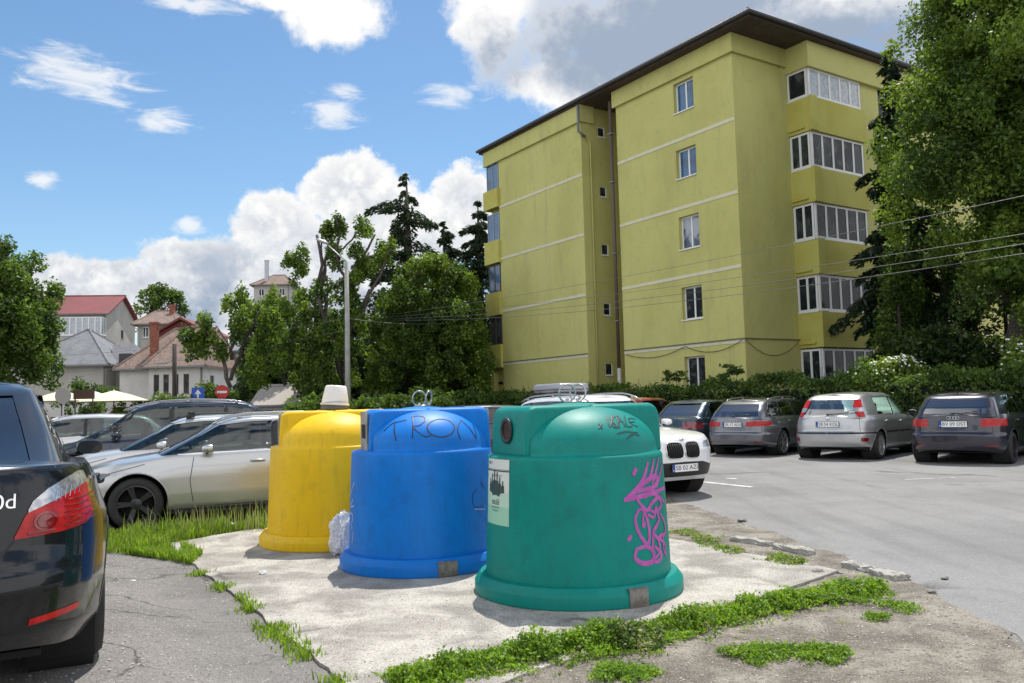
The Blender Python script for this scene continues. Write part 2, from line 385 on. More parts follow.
def clump_leaves(clumps, per, size, mats, name, parent=None, shell=.45, droop=0., upb=.5, aspect=.55):
    """clumps: array (k,6) centre + radii"""
    cl = np.asarray(clumps, float); k = len(cl)
    vol = (cl[:, 3]*cl[:, 4]*cl[:, 5])**(2/3.); cnt = np.maximum(6, (per*vol/vol.mean()).astype(int))
    idx = np.repeat(np.arange(k), cnt); n = len(idx)
    d = unitv(n); r = RNG.random(n)**shell
    C = cl[idx, :3]+d*cl[idx, 3:]*r[:, None]
    C += RNG.normal(size=(n, 3))*cl[idx, 3:].mean(1)[:, None]*.10
    if droop: C[:, 2] -= droop*(np.hypot(d[:, 0], d[:, 1])*r)*cl[idx, 5]
    N = unitv(n)+d*.35+np.array([0, 0, upb]); N /= np.linalg.norm(N, axis=1, keepdims=True)
    S = size*(.6+.8*RNG.random(n))
    pk = RNG.integers(0, len(mats), k)[idx]; fl = RNG.random(n) < .3; pk[fl] = RNG.integers(0, len(mats), fl.sum())
    return leaves(C, N, S, mats, name, parent, pk, aspect)
def crown_clumps(cx, cy, cz, rx, ry, rz, k, cr, inner=.25, flat=1.0, power=.5):
    d = unitv(k); d[:, 2] = np.where(d[:, 2] < -.7, -d[:, 2], d[:, 2])
    r = inner+(1-inner)*RNG.random(k)**power
    P = np.array([cx, cy, cz])+d*np.array([rx, ry, rz])*r[:, None]
    c = cr*(.6+.8*RNG.random(k)); return np.column_stack([P, c, c, c*flat])
L1 = leaf_mat('leaf_lime', (.15, .225, .035)); L2 = leaf_mat('leaf_mid', (.088, .15, .026)); L3 = leaf_mat('leaf_deep', (.046, .085, .02))
L4 = leaf_mat('leaf_dark', (.028, .052, .017), trans=.3); NE = leaf_mat('needle_dark', (.022, .042, .018), trans=.25); NE2 = leaf_mat('needle_blue', (.034, .055, .032), trans=.25)
GR = leaf_mat('grass_blade', (.17, .26, .03), trans=.45); GR2 = leaf_mat('grass_dry', (.27, .28, .15), trans=.4); GRO = leaf_mat('grass_olive', (.12, .17, .04), trans=.4); WD = leaf_mat('weed_leaf', (.19, .31, .03), trans=.45)
FLW = mat('blossom', (.75, .75, .68), .7)
BARK = mat('bark', (.055, .045, .035), .9, var=[(12, .4, .65, (.11, .095, .075), .8)], bump=(20, .8, .03))
BARKG = mat('bark_grey', (.09, .08, .065), .9, var=[(12, .4, .65, (.15, .135, .11), .8)], bump=(20, .8, .03))

def limb(mb, p0, p1, r0, r1, bend=.12, k=5, seed=0):
    rg = random.Random(seed); p0 = Vector(p0); p1 = Vector(p1); L = (p1-p0).length
    pts = []
    for i in range(k+1):
        t = i/k; o = Vector((rg.uniform(-1, 1), rg.uniform(-1, 1), rg.uniform(-.4, .6)))*L*bend*math.sin(math.pi*t)
        pts.append(p0+(p1-p0)*t+o)
    mb.tube(pts, [r0+(r1-r0)*i/k for i in range(k+1)], 7); return pts

def broad_tree(name, label, x, y, H, trunk_r, crown, k, cr, per, size, mats, cat='tree', group=None, bark=BARK, trunk_h=None, nl=9, inner=.25, droop=0., z0=0.):
    """crown: (dx,dy,cz,rx,ry,rz) or a list of those"""
    root = empty(name, (x, y, z0), 0, label, cat, group)
    crowns = crown if isinstance(crown, list) else [crown]
    mb = MB(); th = trunk_h or H*.3
    limb(mb, (0, 0, -.1), (0, 0, th), trunk_r, trunk_r*.75, .03, 5, 3)
    cl = []
    for ci, c in enumerate(crowns):
        kk = max(4, int(k*(c[3]*c[5])/sum(q[3]*q[5] for q in crowns)))
        cl.append(crown_clumps(*c, kk, cr, inner))
    cl = np.vstack(cl)
    for i, q in enumerate(cl[RNG.choice(len(cl), min(nl*len(crowns), len(cl)), replace=False)]):
        limb(mb, (0, 0, th*random.uniform(.75, 1)), q[:3], trunk_r*.42, .02, .08, 5, i)
    mb.build('trunk', bark, root, True)
    clump_leaves(cl, per, size, mats, 'crown', root, droop=droop)
    return root

def spruce(name, label, x, y, H, base_r, z_low, mats, sparse=1., group=None, cat='tree', twig=.16, seed=0, droop=.35):
    root = empty(name, (x, y, 0), 0, label, cat, group); rg = random.Random(seed)
    mb = MB(); mb.tube([(0, 0, 0), (0, 0, H*.5), (0, 0, H)], [base_r*.07+.05, base_r*.05+.03, .02], 8)
    C = []; UP = []; z = z_low
    while z < H-.15:
        f = (H-z)/(H-z_low); rr = base_r*(f**.75)*rg.uniform(.55, 1.2)
        zc_ = z; st_ = H*.028/sparse
        for q in range(max(3, int(7*sparse))):
            z = zc_+rg.uniform(-.5, .5)*st_; a = rg.uniform(0, 2*math.pi); L = rr*rg.uniform(.45, 1.15); dirv = np.array([math.cos(a), math.sin(a), 0])
            n = max(4, int(L/(twig*.32))); pts = []
            for i in range(n):
                t = (i+1)/n; p = dirv*L*t+np.array([0, 0, z+.10*L*math.sin(t*2.2)-droop*L*t*t+.10*L*t**4])
                pts.append(p)
                w = .30*L*(1-t)**.6+.07
                side = np.array([-dirv[1], dirv[0], 0])
                for sgn in (-1, 1):
                    for _ in range(3):
                        C.append(p+side*sgn*w*rg.random()+np.array([0, 0, -.42*L**.5*rg.random()**1.5*(1-.5*t)-.03]))
                        UP.append(side*sgn*.6+dirv*.6+np.array([0, 0, -.7*droop-.2]))
            if L > .8: mb.tube([(0, 0, z)]+[tuple(p) for p in pts[::max(1, n//3)]], [.03+.012*L]+[.012]*len(pts[::max(1, n//3)]), 4, cap=False)
        z = zc_+H*.028/sparse*rg.uniform(.7, 1.2)
    C = np.array(C); UP = np.array(UP); N = unitv(len(C))+np.array([0, 0, .6]); N /= np.linalg.norm(N, axis=1, keepdims=True)
    mb.build('trunk', BARK, root, True)
    leaves(C, N, twig*(.7+.7*RNG.random(len(C))), mats, 'crown', root, RNG.integers(0, len(mats), len(C)), .32, UP)
    return root

# ------------------------------------------------------------------ walls with real openings
def wall(mb, O, U, N, w, z0, z1, holes=(), depth=.16):
    """upright wall: O foot corner, U unit vector along it, N outward; holes (u0,u1,za,zb)"""
    O = Vector(O); U = Vector(U); N = Vector(N); Z = Vector((0, 0, 1))
    us = sorted({0., w}|{h[0] for h in holes}|{h[1] for h in holes}); zs = sorted({z0, z1}|{h[2] for h in holes}|{h[3] for h in holes})
    P = lambda u, z, d=0.: O+U*u+Z*(z-O.z)-N*d
    for i in range(len(us)-1):
        for j in range(len(zs)-1):
            uc = (us[i]+us[i+1])/2; zc = (zs[j]+zs[j+1])/2
            if any(h[0] < uc < h[1] and h[2] < zc < h[3] for h in holes): continue
            mb.add([P(us[i], zs[j]), P(us[i+1], zs[j]), P(us[i+1], zs[j+1]), P(us[i], zs[j+1])], [(0, 1, 2, 3)])
    for u0, u1, a, b in holes:
        for q in (((u0, a), (u1, a)), ((u1, a), (u1, b)), ((u1, b), (u0, b)), ((u0, b), (u0, a))):
            mb.add([P(*q[0]), P(*q[1]), P(*q[1], depth), P(*q[0], depth)], [(0, 1, 2, 3)])
WINW = mat('window_frame_white', (.75, .75, .74), .45)
PANE = mat('window_pane', (.016, .02, .025), .12, spec=.15, var=[(.9, .45, .62, (.07, .08, .08), .7), (2.3, .55, .66, (.20, .20, .19), .35)])
PANE_SKY = mat('window_pane_sky_reflection', (.04, .13, .26), .08, spec=.5, var=[(1.2, .45, .6, (.03, .06, .10), .7)])  # blue sky reflection painted into the pane colour
CURTB = mat('half_curtained_pane', (.05, .08, .13), .12, spec=.3, var=[(1.1, .45, .58, (.42, .45, .50), .8)])
CURT = mat('curtained_pane', (.42, .45, .47), .15, spec=.8, var=[(6, .45, .6, (.25, .28, .32), .7)])
def window(root, O, U, N, u0, u1, z0, z1, depth=.13, sashes=2, fr=.06, pane=PANE, frame=WINW, name='window', off=None):
    O = Vector(O); U = Vector(U); N = Vector(N); M = Matrix(((U.x, N.x, 0, O.x), (U.y, N.y, 0, O.y), (0, 0, 1, 0), (0, 0, 0, 1)))
    mb = MB(); y1 = -depth+.05; y0 = -depth
    mb.box(u0, u1, y0, y1, z0, z0+fr, M); mb.box(u0, u1, y0, y1, z1-fr, z1, M)
    for k in range(sashes+1):
        c = u0+(u1-u0)*k/sashes; wd = fr if k in (0, sashes) else fr*1.1
        a = c if k == 0 else (c-wd if k == sashes else c-wd/2); mb.box(a, a+wd, y0, y1+.002, z0+fr, z1-fr, M)
    mb.box(u0-.03, u1+.03, -depth+.052, .05, z0-.045, z0-.004, M)
    w = mb.build(name, frame, root)
    g = MB(); g.box(u0+.01, u1-.01, -depth+.012, -depth+.026, z0+.01, z1-.01, M); g.build('pane', pane, w)
    return w

YEL = mat('yellow_render', (.50, .485, .165), .88, var=[(.45, .40, .66, (.43, .41, .135), .7), (3.5, .5, .72, (.36, .35, .13), .40), (.18, .45, .6, (.54, .52, .20), .5)], bump=(9, .5, .012))
def streak(m, col, st=.35, sx=3.0):
    b = NB(m.node_tree); p = b.n['Principled BSDF']; tc = b.node('ShaderNodeTexCoord'); mp = b.node('ShaderNodeMapping'); b.put(mp.inputs[0], tc.outputs['Object']); mp.inputs['Scale'].default_value = (sx, sx, .16)
    f = b.ramp(b.noise(mp.outputs[0], 1.6, 7, .65), .50, .72); old = p.inputs['Base Color'].links[0].from_socket
    b.put(p.inputs['Base Color'], b.mix(b.math('MULTIPLY', f, st), old, c4(col)))
streak(YEL, (.27, .26, .13), .28, 1.3)
YEL2 = mat('yellow_render_deep', (.49, .465, .12), .88, var=[(.8, .40, .66, (.44, .38, .07), .7)], bump=(9, .5, .012))
STRIPE = mat('cream_stripe', (.62, .60, .44), .85, var=[(3, .45, .7, (.5, .48, .32), .6)])
ROOFD = mat('roof_dark_brown', (.045, .038, .034), .75, var=[(2, .4, .6, (.07, .06, .055), .6)])
SOFF = mat('soffit_brown', (.055, .036, .028), .8, var=[(5, .4, .6, (.09, .065, .05), .6)])
PIPE = mat('drainpipe_brown', (.09, .065, .055), .55)
PIPEG = mat('drainpipe_grey', (.16, .17, .17), .5)

def apartment():
    rt = empty('apartment_block', (8.59, 30.57, 0), R(33.2), 'tall olive yellow apartment block of five floors with cream stripes behind the hedge', 'apartment block')
    zb = 3.55; X = (1, 0, 0); Y = (0, 1, 0); nX = (-1, 0, 0); nY = (0, -1, 0)
    top = 15.3
    wz = [(1.9, 3.2), (4.68, 5.99), (7.52, 8.85), (10.42, 11.6), (13.14, 14.38)]
    mb = MB()
    # gable front of the right wing, plane x = 0
    holes = [(2.04, 3.14, a, b) for a, b in wz]
    wall(mb, (0, 0, 0), Y, nX, 6.75, 0, top, holes, .26)
    # recess: side wall of the left wing with small windows, back wall
    sz = [(2.72, 3.28), (5.5, 6.08), (8.33, 8.86), (11.1, 11.6), (13.98, 14.45)]
    wall(mb, (-.35, 8.85, 0), X, nY, 4, 0, top, [(1.0, 1.42, a, b) for a, b in sz], .1)
    wall(mb, (3.6, 6.75, 0), Y, nX, 2.1, 0, top)
    wall(mb, (0, 6.75, 0), X, Y, 3.6, 0, top)
    # left wing
    wall(mb, (-.35, 8.85, 0), Y, nX, 7.2, 0, top)
    wall(mb, (-.05, 16.05, 0), Y, nX, 1.25, 0, top)
    wall(mb, (-.35, 16.05, 0), X, Y, .3, 0, top)
    mb.box(-.35, 10, 17.0, 17.29, 0, 3.3); 
    wall(mb, (-.05, 17.3, 0), X, Y, 20, 0, top)
    # long front on the right, plane y = 0, and the projecting bay
    wall(mb, (0, 0, 0), X, nY, 22, 0, top)
    bh = [(1.25, 2.5, a, b) for a, b in wz]+[(4.9, 6.1, a, b) for a, b in wz]
    wall(mb, (6.5, -.95, 0), X, nY, 8, 0, top, bh)
    wall(mb, (14.5, -.95, 0), Y, X, .95, 0, top)
    wall(mb, (22, 0, 0), Y, X, 17.5, 0, top)
    wall(mb, (3.14, -.94, 0), X, nY, 3.4, 0, 1.95); wall(mb, (3.14, -.94, 0), Y, nX, .94, 0, 1.95)
    mb.build('wall', YEL, rt)
    # cornice bands standing proud
    c = MB()
    c.box(-.13, -.002, -.12, 6.87, 14.56, top-.01); c.box(.0, 3.02, -.12, -.002, 14.56, top-.01)
    c.box(-.48, -.352, 8.73, 17.40, 14.5, top-.01); c.box(-.351, .35, 8.73, 8.848, 14.5, top-.01)
    c.box(-.351, -.051, 16.06, 17.40, 14.62, top-.01)
    c.box(3.02, 14.62, -1.12, -.952, 14.28, top-.01); c.box(3.02, 3.138, -.951, -.003, 14.28, top-.01)
    c.box(3.14, 6.49, -.95, -.003, 14.30, top-.012)
    c.build('cornice', YEL, rt)
    s = MB()
    for k in range(4):
        z = zb+2.8*k
        s.box(-.02, -.002, .0, 6.74, z, z+.13); s.box(-.37, -.352, 8.86, 16.04, z, z+.13)
    s.build('stripe', STRIPE, rt)
    # ledges coloured dark to paint the shadow line under the lowest floor
    for q in ((-.06, -.002, -.05, 6.75), (.0, 3.1, -.05, -.002), (-.41, -.352, 8.86, 16.04), (6.6, 14.5, -1.0, -.952)): MB().box(*q, zb+.135, zb+.175).build('shadow_line_ledge', mat('ledge_shadow_grey', (.16, .15, .09), .9), rt)
    for a, b in wz: window(rt, (0, 0, 0), Y, nX, 2.04, 3.14, a, b, .22, 2, .065, {0: PANE, 1: PANE, 2: CURTB, 3: PANE_SKY, 4: PANE_SKY}[wz.index((a, b))])
    for a, b in sz: window(rt, (-.35, 8.85, 0), X, nY, 1.0, 1.42, a, b, .08, 1, .04)
    for a, b in wz:
        window(rt, (6.5, -.95, 0), X, nY, 1.25, 2.5, a, b); window(rt, (6.5, -.95, 0), X, nY, 4.9, 6.1, a, b)
    # loggia stack in the bay: parapet, corner post, glazing
    for k in range(4):
        za = zb+2.8*k-.19; zt = zb+2.8*k+1.15
        p = MB(); p.box(3.06, 6.55, -1.10, -.962, za, zt); p.box(3.06, 3.20, -.961, -.003, za, zt)
        p.box(3.0, 3.42, -1.16, -1.101, za, zt+.03)
        p.box(2.99, 3.058, -.80, -.06, za+.14, za+.20)
        p.box(3.202, 6.5, -.961, -.003, za, za+.16)
        p.build('balcony_parapet', YEL2, rt)
    zz = [(1.95, 3.33)]+[(zb+2.8*k+1.15, zb+2.8*(k+1)-.19) for k in range(3)]+[(13.1, 14.3)]
    for i, (a, b) in enumerate(zz):
        w = window(rt, (3.14, -.97, 0), X, nY, .02, 3.3, a+.06, b-.02, .03, 5, .085, CURT if i == 4 else PANE, name='loggia_window')
        window(rt, (3.14, -.97, 0), (0, 1, 0), nX, .04, .95, a+.06, b-.02, .03, 1 if i == 4 else 2, .085, PANE, name='loggia_window')
    # corner balconies of the far end
    for k in range(4):
        za = zb+2.8*k-.10; zt = zb+2.8*k+1.12
        if k == 3: za += .2
        p = MB(); p.box(-.52, -.362, 16.0, 17.42, za, zt); p.box(-.361, 1.6, 17.31, 17.42, za, zt); p.build('balcony_parapet', YEL2, rt)
        b = zb+2.8*(k+1)-.16 if k < 3 else 14.6
        window(rt, (-.36, 16.05, 0), Y, nX, 0.06, 1.22, zt+.02, b, .05, 2, .06, PANE_SKY if k > 0 else PANE, frame=mat('frame_brown', (.10, .07, .05), .6) if k < 2 else mat('frame_blue_grey', (.22, .30, .38), .5), name='balcony_window')
    # drainpipes
    d = MB(); d.tube([(-.12, 7.0, 14.9), (-.12, 7.0, 2.9)], .075, 8); d.build('drainpipe', PIPE, rt, True)
    d = MB(); d.tube([(-.12, 7.0, 2.95), (-.12, 7.0, .1)], .085, 8); d.build('drainpipe', mat('pipe_cream', (.45, .43, .38), .6), rt, True)
    d = MB(); d.tube([(-.55, 8.78, 15.25), (-.55, 8.78, 14.0), (-.2, 8.72, 13.8), (-.42, 8.77, 13.9)], .06, 8); d.build('drainpipe', PIPEG, rt, True)
    d = MB(); d.tube([(-.5, 8.79, 13.95), (-.1, 8.75, 13.8), (.1, 8.75, 13.5), (.1, 8.75, .1)], .045, 8); d.build('drainpipe', YEL, rt, True)
    for z in (5.0, 8.0, 11.2, 13.4):
        q = MB(); q.box(-.22, -.0, 6.88, 7.12, z, z+.05); q.build('pipe_bracket', PIPEG, rt)
    # roof: eaves slab with dark soffit, gutter edge and low hip
    r = MB(); r.mi = 0
    x0, x1, y0, y1 = -.62, 22.6, -1.42, 17.72
    r.box(x0+.06, x1, y0+.06, y1, top+.002, top+.10)
    r.mi = 1; r.add([(x0, y0, top+.10), (x1, y0, top+.10), (x1, y1, top+.10), (x0, y1, top+.10), (x0, y0, top+.27), (x1, y0, top+.27), (x1, y1, top+.27), (x0, y1, top+.27), (7, 8, top+2.1), (16, 8, top+2.1)],
                    [(3, 2, 1, 0), (0, 1, 5, 4), (1, 2, 6, 5), (2, 3, 7, 6), (3, 0, 4, 7), (4, 5, 9, 8), (5, 6, 9), (6, 7, 8, 9), (7, 4, 8)])
    r.tube([(x0+.1, y0+.1, top+.27), (2.5, 2.0, top+.95), (7, 8, top+2.12)], .09, 8)
    r.build('roof', [SOFF, ROOFD], rt)
    gt = MB(); gt.tube([(x0-.05, y1, top+.14), (x0-.05, y0-.05, top+.14), (x1, y0-.05, top+.14)], .085, 8); gt.build('gutter', mat('gutter_dark', (.05, .05, .055), .5), rt, True)
    # telephone cable sagging along the wall
    cb = MB()
    def sag(a, b, s, n=10): a = Vector(a); b = Vector(b); return [a+(b-a)*i/n+Vector((0, 0, -4*s*(i/n)*(1-i/n))) for i in range(n+1)]
    cb.tube(sag((-.07, 6.6, 3.52), (-.07, 3.0, 3.62), .28), .012, 4); cb.tube(sag((-.07, 3.0, 3.62), (-.07, .05, 3.66), .34), .012, 4)
    cb.tube(sag((-.03, -.07, 3.66), (3.05, -.10, 3.72), .62), .012, 4)
    cb.build('wall_cable', INK, rt)
    q = MB(); q.box(-.40, -.352, 16.1, 16.5, 2.55, 2.7); q.build('vent', INK, rt)
apartment()

# ------------------------------------------------------------------ far houses
TILE_R = mat('red_roof_sheet', (.20, .035, .035), .65, var=[(.6, .4, .6, (.15, .035, .035), .8), (4, .5, .7, (.25, .07, .07), .5)])
TILE_B = mat('brown_tiles', (.21, .14, .105), .85, var=[(1.6, .38, .62, (.13, .095, .08), .9), (7, .5, .65, (.31, .225, .18), .7)], bump=(8, .7, .05))
TILE_G = mat('grey_slates', (.17, .175, .185), .7, var=[(1.4, .38, .62, (.12, .125, .135), .9), (7, .5, .65, (.24, .24, .25), .6)], bump=(8, .6, .05))
WALLW = mat('lime_wash_wall', (.62, .60, .57), .9, var=[(.7, .4, .65, (.52, .50, .47), .8), (3, .55, .75, (.42, .40, .37), .6)])
WALLG = mat('grey_render', (.42, .40, .36), .9, var=[(.6, .4, .65, (.34, .33, .30), .8)])
WALLGR = mat('green_grey_render', (.30, .32, .28), .9, var=[(.6, .4, .65, (.24, .25, .22), .8)])
BRICK = mat('chimney_brick', (.30, .10, .06), .9, var=[(6, .4, .6, (.20, .07, .05), .9)], bump=(14, .6, .03))
WOOD = mat('brown_wood', (.10, .055, .04), .7)
MAROON = mat('maroon_boards', (.13, .025, .022), .7)
def house(name, label, x, y, rz, w, d, eave, ridge, roof, wallm, roofm, wins=(), gwins=(), ov=.4, chim=None, cat='house', hip=(0., 0.), gm=None):
    """front wall along local +x at y=0; ridge parallel to x; hip=(left,right) inset; wins (x0,x1,z0,z1[,mat]); gwins on the right end (y0,y1,z0,z1)"""
    rt = empty(name, (x, y, 0), rz, label, cat)
    mb = MB(); wall(mb, (0, 0, 0), (1, 0, 0), (0, -1, 0), w, 0, eave, [q[:4] for q in wins])
    wall(mb, (w, 0, 0), (0, 1, 0), (1, 0, 0), d, 0, eave, [q[:4] for q in gwins])
    wall(mb, (0, 0, 0), (0, 1, 0), (-1, 0, 0), d, 0, eave); wall(mb, (0, d, 0), (1, 0, 0), (0, 1, 0), w, 0, eave)
    if hip[1] == 0: mb.add([(w, 0, eave), (w, d, eave), (w, d/2, ridge-.1)], [(0, 1, 2)])
    if hip[0] == 0: mb.add([(0, 0, eave), (0, d/2, ridge-.1), (0, d, eave)], [(0, 1, 2)])
    mb.build('wall', wallm, rt)
    sl = (ridge-eave)/(d/2)
    a = (-ov, -ov, eave-ov*sl); b = (w+ov, -ov, eave-ov*sl); c = (w+ov, d+ov, eave-ov*sl); e = (-ov, d+ov, eave-ov*sl)
    r0 = (hip[0] if hip[0] else -ov, d/2, ridge); r1 = (w-hip[1] if hip[1] else w+ov, d/2, ridge)
    V = [a, b, c, e, r0, r1]; th = .16
    V2 = V+[(p[0], p[1], p[2]-th) for p in V]
    F = [(0, 1, 5, 4), (2, 3, 4, 5), (1, 2, 5), (3, 0, 4), (6, 10, 11, 7), (8, 11, 10, 9), (7, 11, 8), (9, 10, 6), (0, 6, 7, 1), (1, 7, 8, 2), (2, 8, 9, 3), (3, 9, 6, 0)]
    if hip[1] == 0: F = [f for f in F if f not in ((1, 2, 5), (7, 11, 8), (1, 7, 8, 2))]+[(1, 7, 11, 5), (5, 11, 8, 2)]
    if hip[0] == 0: F = [f for f in F if f not in ((3, 0, 4), (9, 10, 6), (3, 9, 6, 0))]+[(0, 4, 10, 6), (4, 3, 9, 10)]
    rf = mesh_obj('roof', V2, F, roofm, rt)
    rd = MB(); rd.tube([r0, r1], .11, 6)
    if hip[0]: rd.tube([a, r0], .09, 6); rd.tube([e, r0], .09, 6)
    if hip[1]: rd.tube([b, r1], .09, 6); rd.tube([c, r1], .09, 6)
    rd.build('ridge_tiles', roofm, rf)
    gt = MB(); gt.tube([(-ov, -ov-.05, eave-ov*sl-.1), (w+ov, -ov-.05, eave-ov*sl-.1)], .07, 6); gt.tube([(w-.1, -.08, eave-.2), (w-.1, -.08, 0)], .06, 6)
    gt.build('gutter', PIPEG, rf)
    for q in wins: window(rt, (0, 0, 0), (1, 0, 0), (0, -1, 0), q[0], q[1], q[2], q[3], .12, q[5] if len(q) > 5 else 2, .07, PANE, frame=q[4] if len(q) > 4 else WINW)
    for q in gwins: window(rt, (w, 0, 0), (0, 1, 0), (1, 0, 0), q[0], q[1], q[2], q[3], .12, 1, .07, PANE, frame=WOOD)
    for cx, cy, z0, z1, s, m in (chim or []):
        k = MB(); k.box(cx-s, cx+s, cy-s, cy+s, z0, z1); k.box(cx-s-.07, cx+s+.07, cy-s-.07, cy+s+.07, z1, z1+.14); k.build('chimney', m, rf)
    return rt
# long three-storey house with the red sheet roof
w_ = 26.
h1 = house('house', 'long pale three-storey house with a red sheet-metal roof above the grey slate roof', -44.2-w_*.99, 90-w_*.137, R(7.8), w_, 10.2, 12.7, 15.1, 'g', WALLG, TILE_R,
      [(18.2, 19.0, 10.2, 11.6), (19.6, 20.4, 10.2, 11.6), (16.9, 17.7, 10.2, 11.6), (19.5, 20.6, 6.9, 8.3), (14.8, 15.8, 10.2, 11.6), (24.2, 25.2, 7.4, 8.6, WINW, 2)], [(5.1, 6.0, 12.15-1.9, 12.15-1.0)], .5, [(19.5, 4.2, 14.5, 16.2, .5, WALLG), (18.0, 3.0, 13.6, 15.3, .3, WOOD)])
b_ = MB(); b_.box(21.0, 26.1, -1.6, -.02, 8.7, 9.9); b_.build('balcony', WALLG, h1)
window(h1, (21.0, -1.6, 0), (1, 0, 0), (0, -1, 0), 0, 5.1, 10.0, 11.95, .05, 8, .10, CURT, name='balcony_glazing')
window(h1, (26.1, -1.6, 0), (0, 1, 0), (1, 0, 0), 0, 1.55, 10.0, 11.95, .05, 2, .10, CURT, name='balcony_glazing')
h2 = house('house', 'low grey house with a steep grey slate hipped roof beside the big left tree', -36.2, 60, R(2), 6.7, 8.5, 5.4, 8.1, 'h', WALLG, TILE_G,
      [(3.6, 4.5, 1.8, 3.2, WOOD, 1)], [], .4, None, hip=(3.3, 3.2))
dm = MB(); dm.box(6.72, 8.4, 1.5, 6, 0, 5.2); dm.build('annexe', WALLG, h2)
dm = MB(); dm.add([(6.5, 1.2, 5.1), (8.7, 1.2, 5.1), (8.7, 6.4, 5.1), (6.5, 6.4, 5.1), (5.6, 3.6, 6.9), (7.2, 3.6, 6.9)], [(0, 1, 5, 4), (1, 2, 5), (2, 3, 4, 5), (3, 0, 4), (0, 3, 2, 1)]); dm.build('annexe_roof', TILE_G, h2)
dm = MB(); dm.box(7.0, 7.8, 1.4, 3.2, 5.3, 6.0); dm.build('dormer', mat('dormer_dark', (.06, .06, .07), .7), h2)
dm = MB(); dm.box(8.3, 8.7, 2.2, 2.6, 5.2, 7.0); dm.build('chimney', WALLG, h2)
zc = [(4.05, 4.75, 2.55, 3.0), (4.05, 4.75, 3.02, 4.3)]
wn = []
for c in (4.15+.6, 5.45, 6.15, 6.85): pass
h3 = house('house', 'white house with brown tiled roof and tall brick chimney behind the dark utility pole', -28.4, 60, R(1.5), 6.2, 8.5, 5.0, 8.0, 'h', WALLW, TILE_B,
      [(2.55, 3.95, 1.35, 3.65, WOOD, 2)], [], .35, [(1.95, 1.3, 5.0, 8.1, .24, BRICK)], hip=(2.4, .6))
h3b = house('house', 'white bay house with four narrow brown windows and hipped brown roof near the blue sign', -25.6, 58.4, R(-3), 3.9, 8.5, 5.0, 7.9, 'h', WALLW, TILE_B,
      [(.35, .75, 2.85, 4.2, WOOD, 1), (1.05, 1.45, 2.85, 4.2, WOOD, 1), (1.75, 2.15, 2.85, 4.2, WOOD, 1), (2.5, 2.9, 2.85, 4.2, WOOD, 1)], [(1.2, 1.9, 2.5, 4.1)], .35, None, hip=(.8, 1.5))
house('house', 'grey green house with brown roof between red roof and far tree', -38.9, 86, R(6), 3.6, 8, 11.0, 12.6, 'h', WALLGR, TILE_B,
      [(.5, 1.1, 9.4, 10.5), (1.5, 2.1, 9.4, 10.5)], [], .5, [(2.6, 3.0, 11.5, 13.0, .25, BRICK)], hip=(.6, 1.2))
# small maroon gable facing the viewer
g = empty('gabled_house', (-34.9, 80, 0), 0, 'small house with maroon triangular gable peeping over the brown roofs', 'house')
mb = MB(); mb.prism([(.6, 0), (5.4, 0), (5.4, 9.1), (3., 10.4), (.6, 9.1)], 0, 6, Matrix(((1, 0, 0, 0), (0, 0, 1, 0), (0, 1, 0, 0), (0, 0, 0, 1)))); mb.build('wall', MAROON, g)
mb = MB()
for sg in (-1, 1):
    mb.add([(3, -.5, 10.7), (3+sg*2.9, -.5, 9.1), (3+sg*2.9, 6, 9.1), (3, 6, 10.7), (3, -.5, 10.5), (3+sg*2.9, -.5, 8.9), (3+sg*2.9, 6, 8.9), (3, 6, 10.5)], [(0, 1, 2, 3), (4, 7, 6, 5), (0, 4, 5, 1), (1, 5, 6, 2)])
mb.build('roof', mat('maroon_roof', (.16, .04, .035), .7), g)
mb = MB(); mb.box(1.2, 4.8, -.06, -.01, 7.6, 8.4); mb.build('window', CURT, g)
house('house', 'narrow bright white house end beside the brown roof and dark leaning trunk', -24.6, 65, R(-6), 4.0, 6, 6.3, 7.0, 'g', WALLW, TILE_G, [(.7, 1.1, 4.2, 4.9, WINW, 1), (1.6, 2.0, 4.2, 4.9, WINW, 1), (.9, 1.4, 1.5, 2.9, WOOD, 1)], [], .3)
house('house', 'distant pale villa with dark roof and tall chimney rising above the trees', -38.0, 122, R(3), 5.2, 8, 20.3, 22.1, 'h', WALLG, TILE_B, [(.7, 1.5, 18.4, 19.5), (2.2, 3.0, 18.4, 19.5), (3.7, 4.5, 18.4, 19.5)], [], .5, [(1.6, 1.2, 20.0, 23.8, .26, STEEL)], hip=(1.9, 1.5))
house('garage', 'long low white outbuilding with pale roof glimpsed under the trees', -14.4, 46, R(-2), 6.5, 4, 1.9, 2.9, 'g', WALLW, mat('pale_roof', (.40, .36, .32), .8), [], [], .2, None, 'outbuilding')
# extra low walls between
wl = MB(); wl.box(-36, -18, 54, 54.25, 0, 2.3); o = wl.build('garden_wall', WALLW); tag(o, 'long pale garden wall below the distant white houses', 'wall')
wl = MB()
for i in range(44): wl.box(-34+i*.42, -34+i*.42+.30, 38.5, 38.53, .1, 1.45)
wl.box(-34, -15.6, 38.54, 38.6, .4, .5); wl.box(-34, -15.6, 38.54, 38.6, 1.1, 1.2)
o = wl.build('picket_fence', mat('weathered_boards', (.16, .15, .14), .85)); tag(o, 'weathered grey board fence in front of the cream parasols', 'fence')

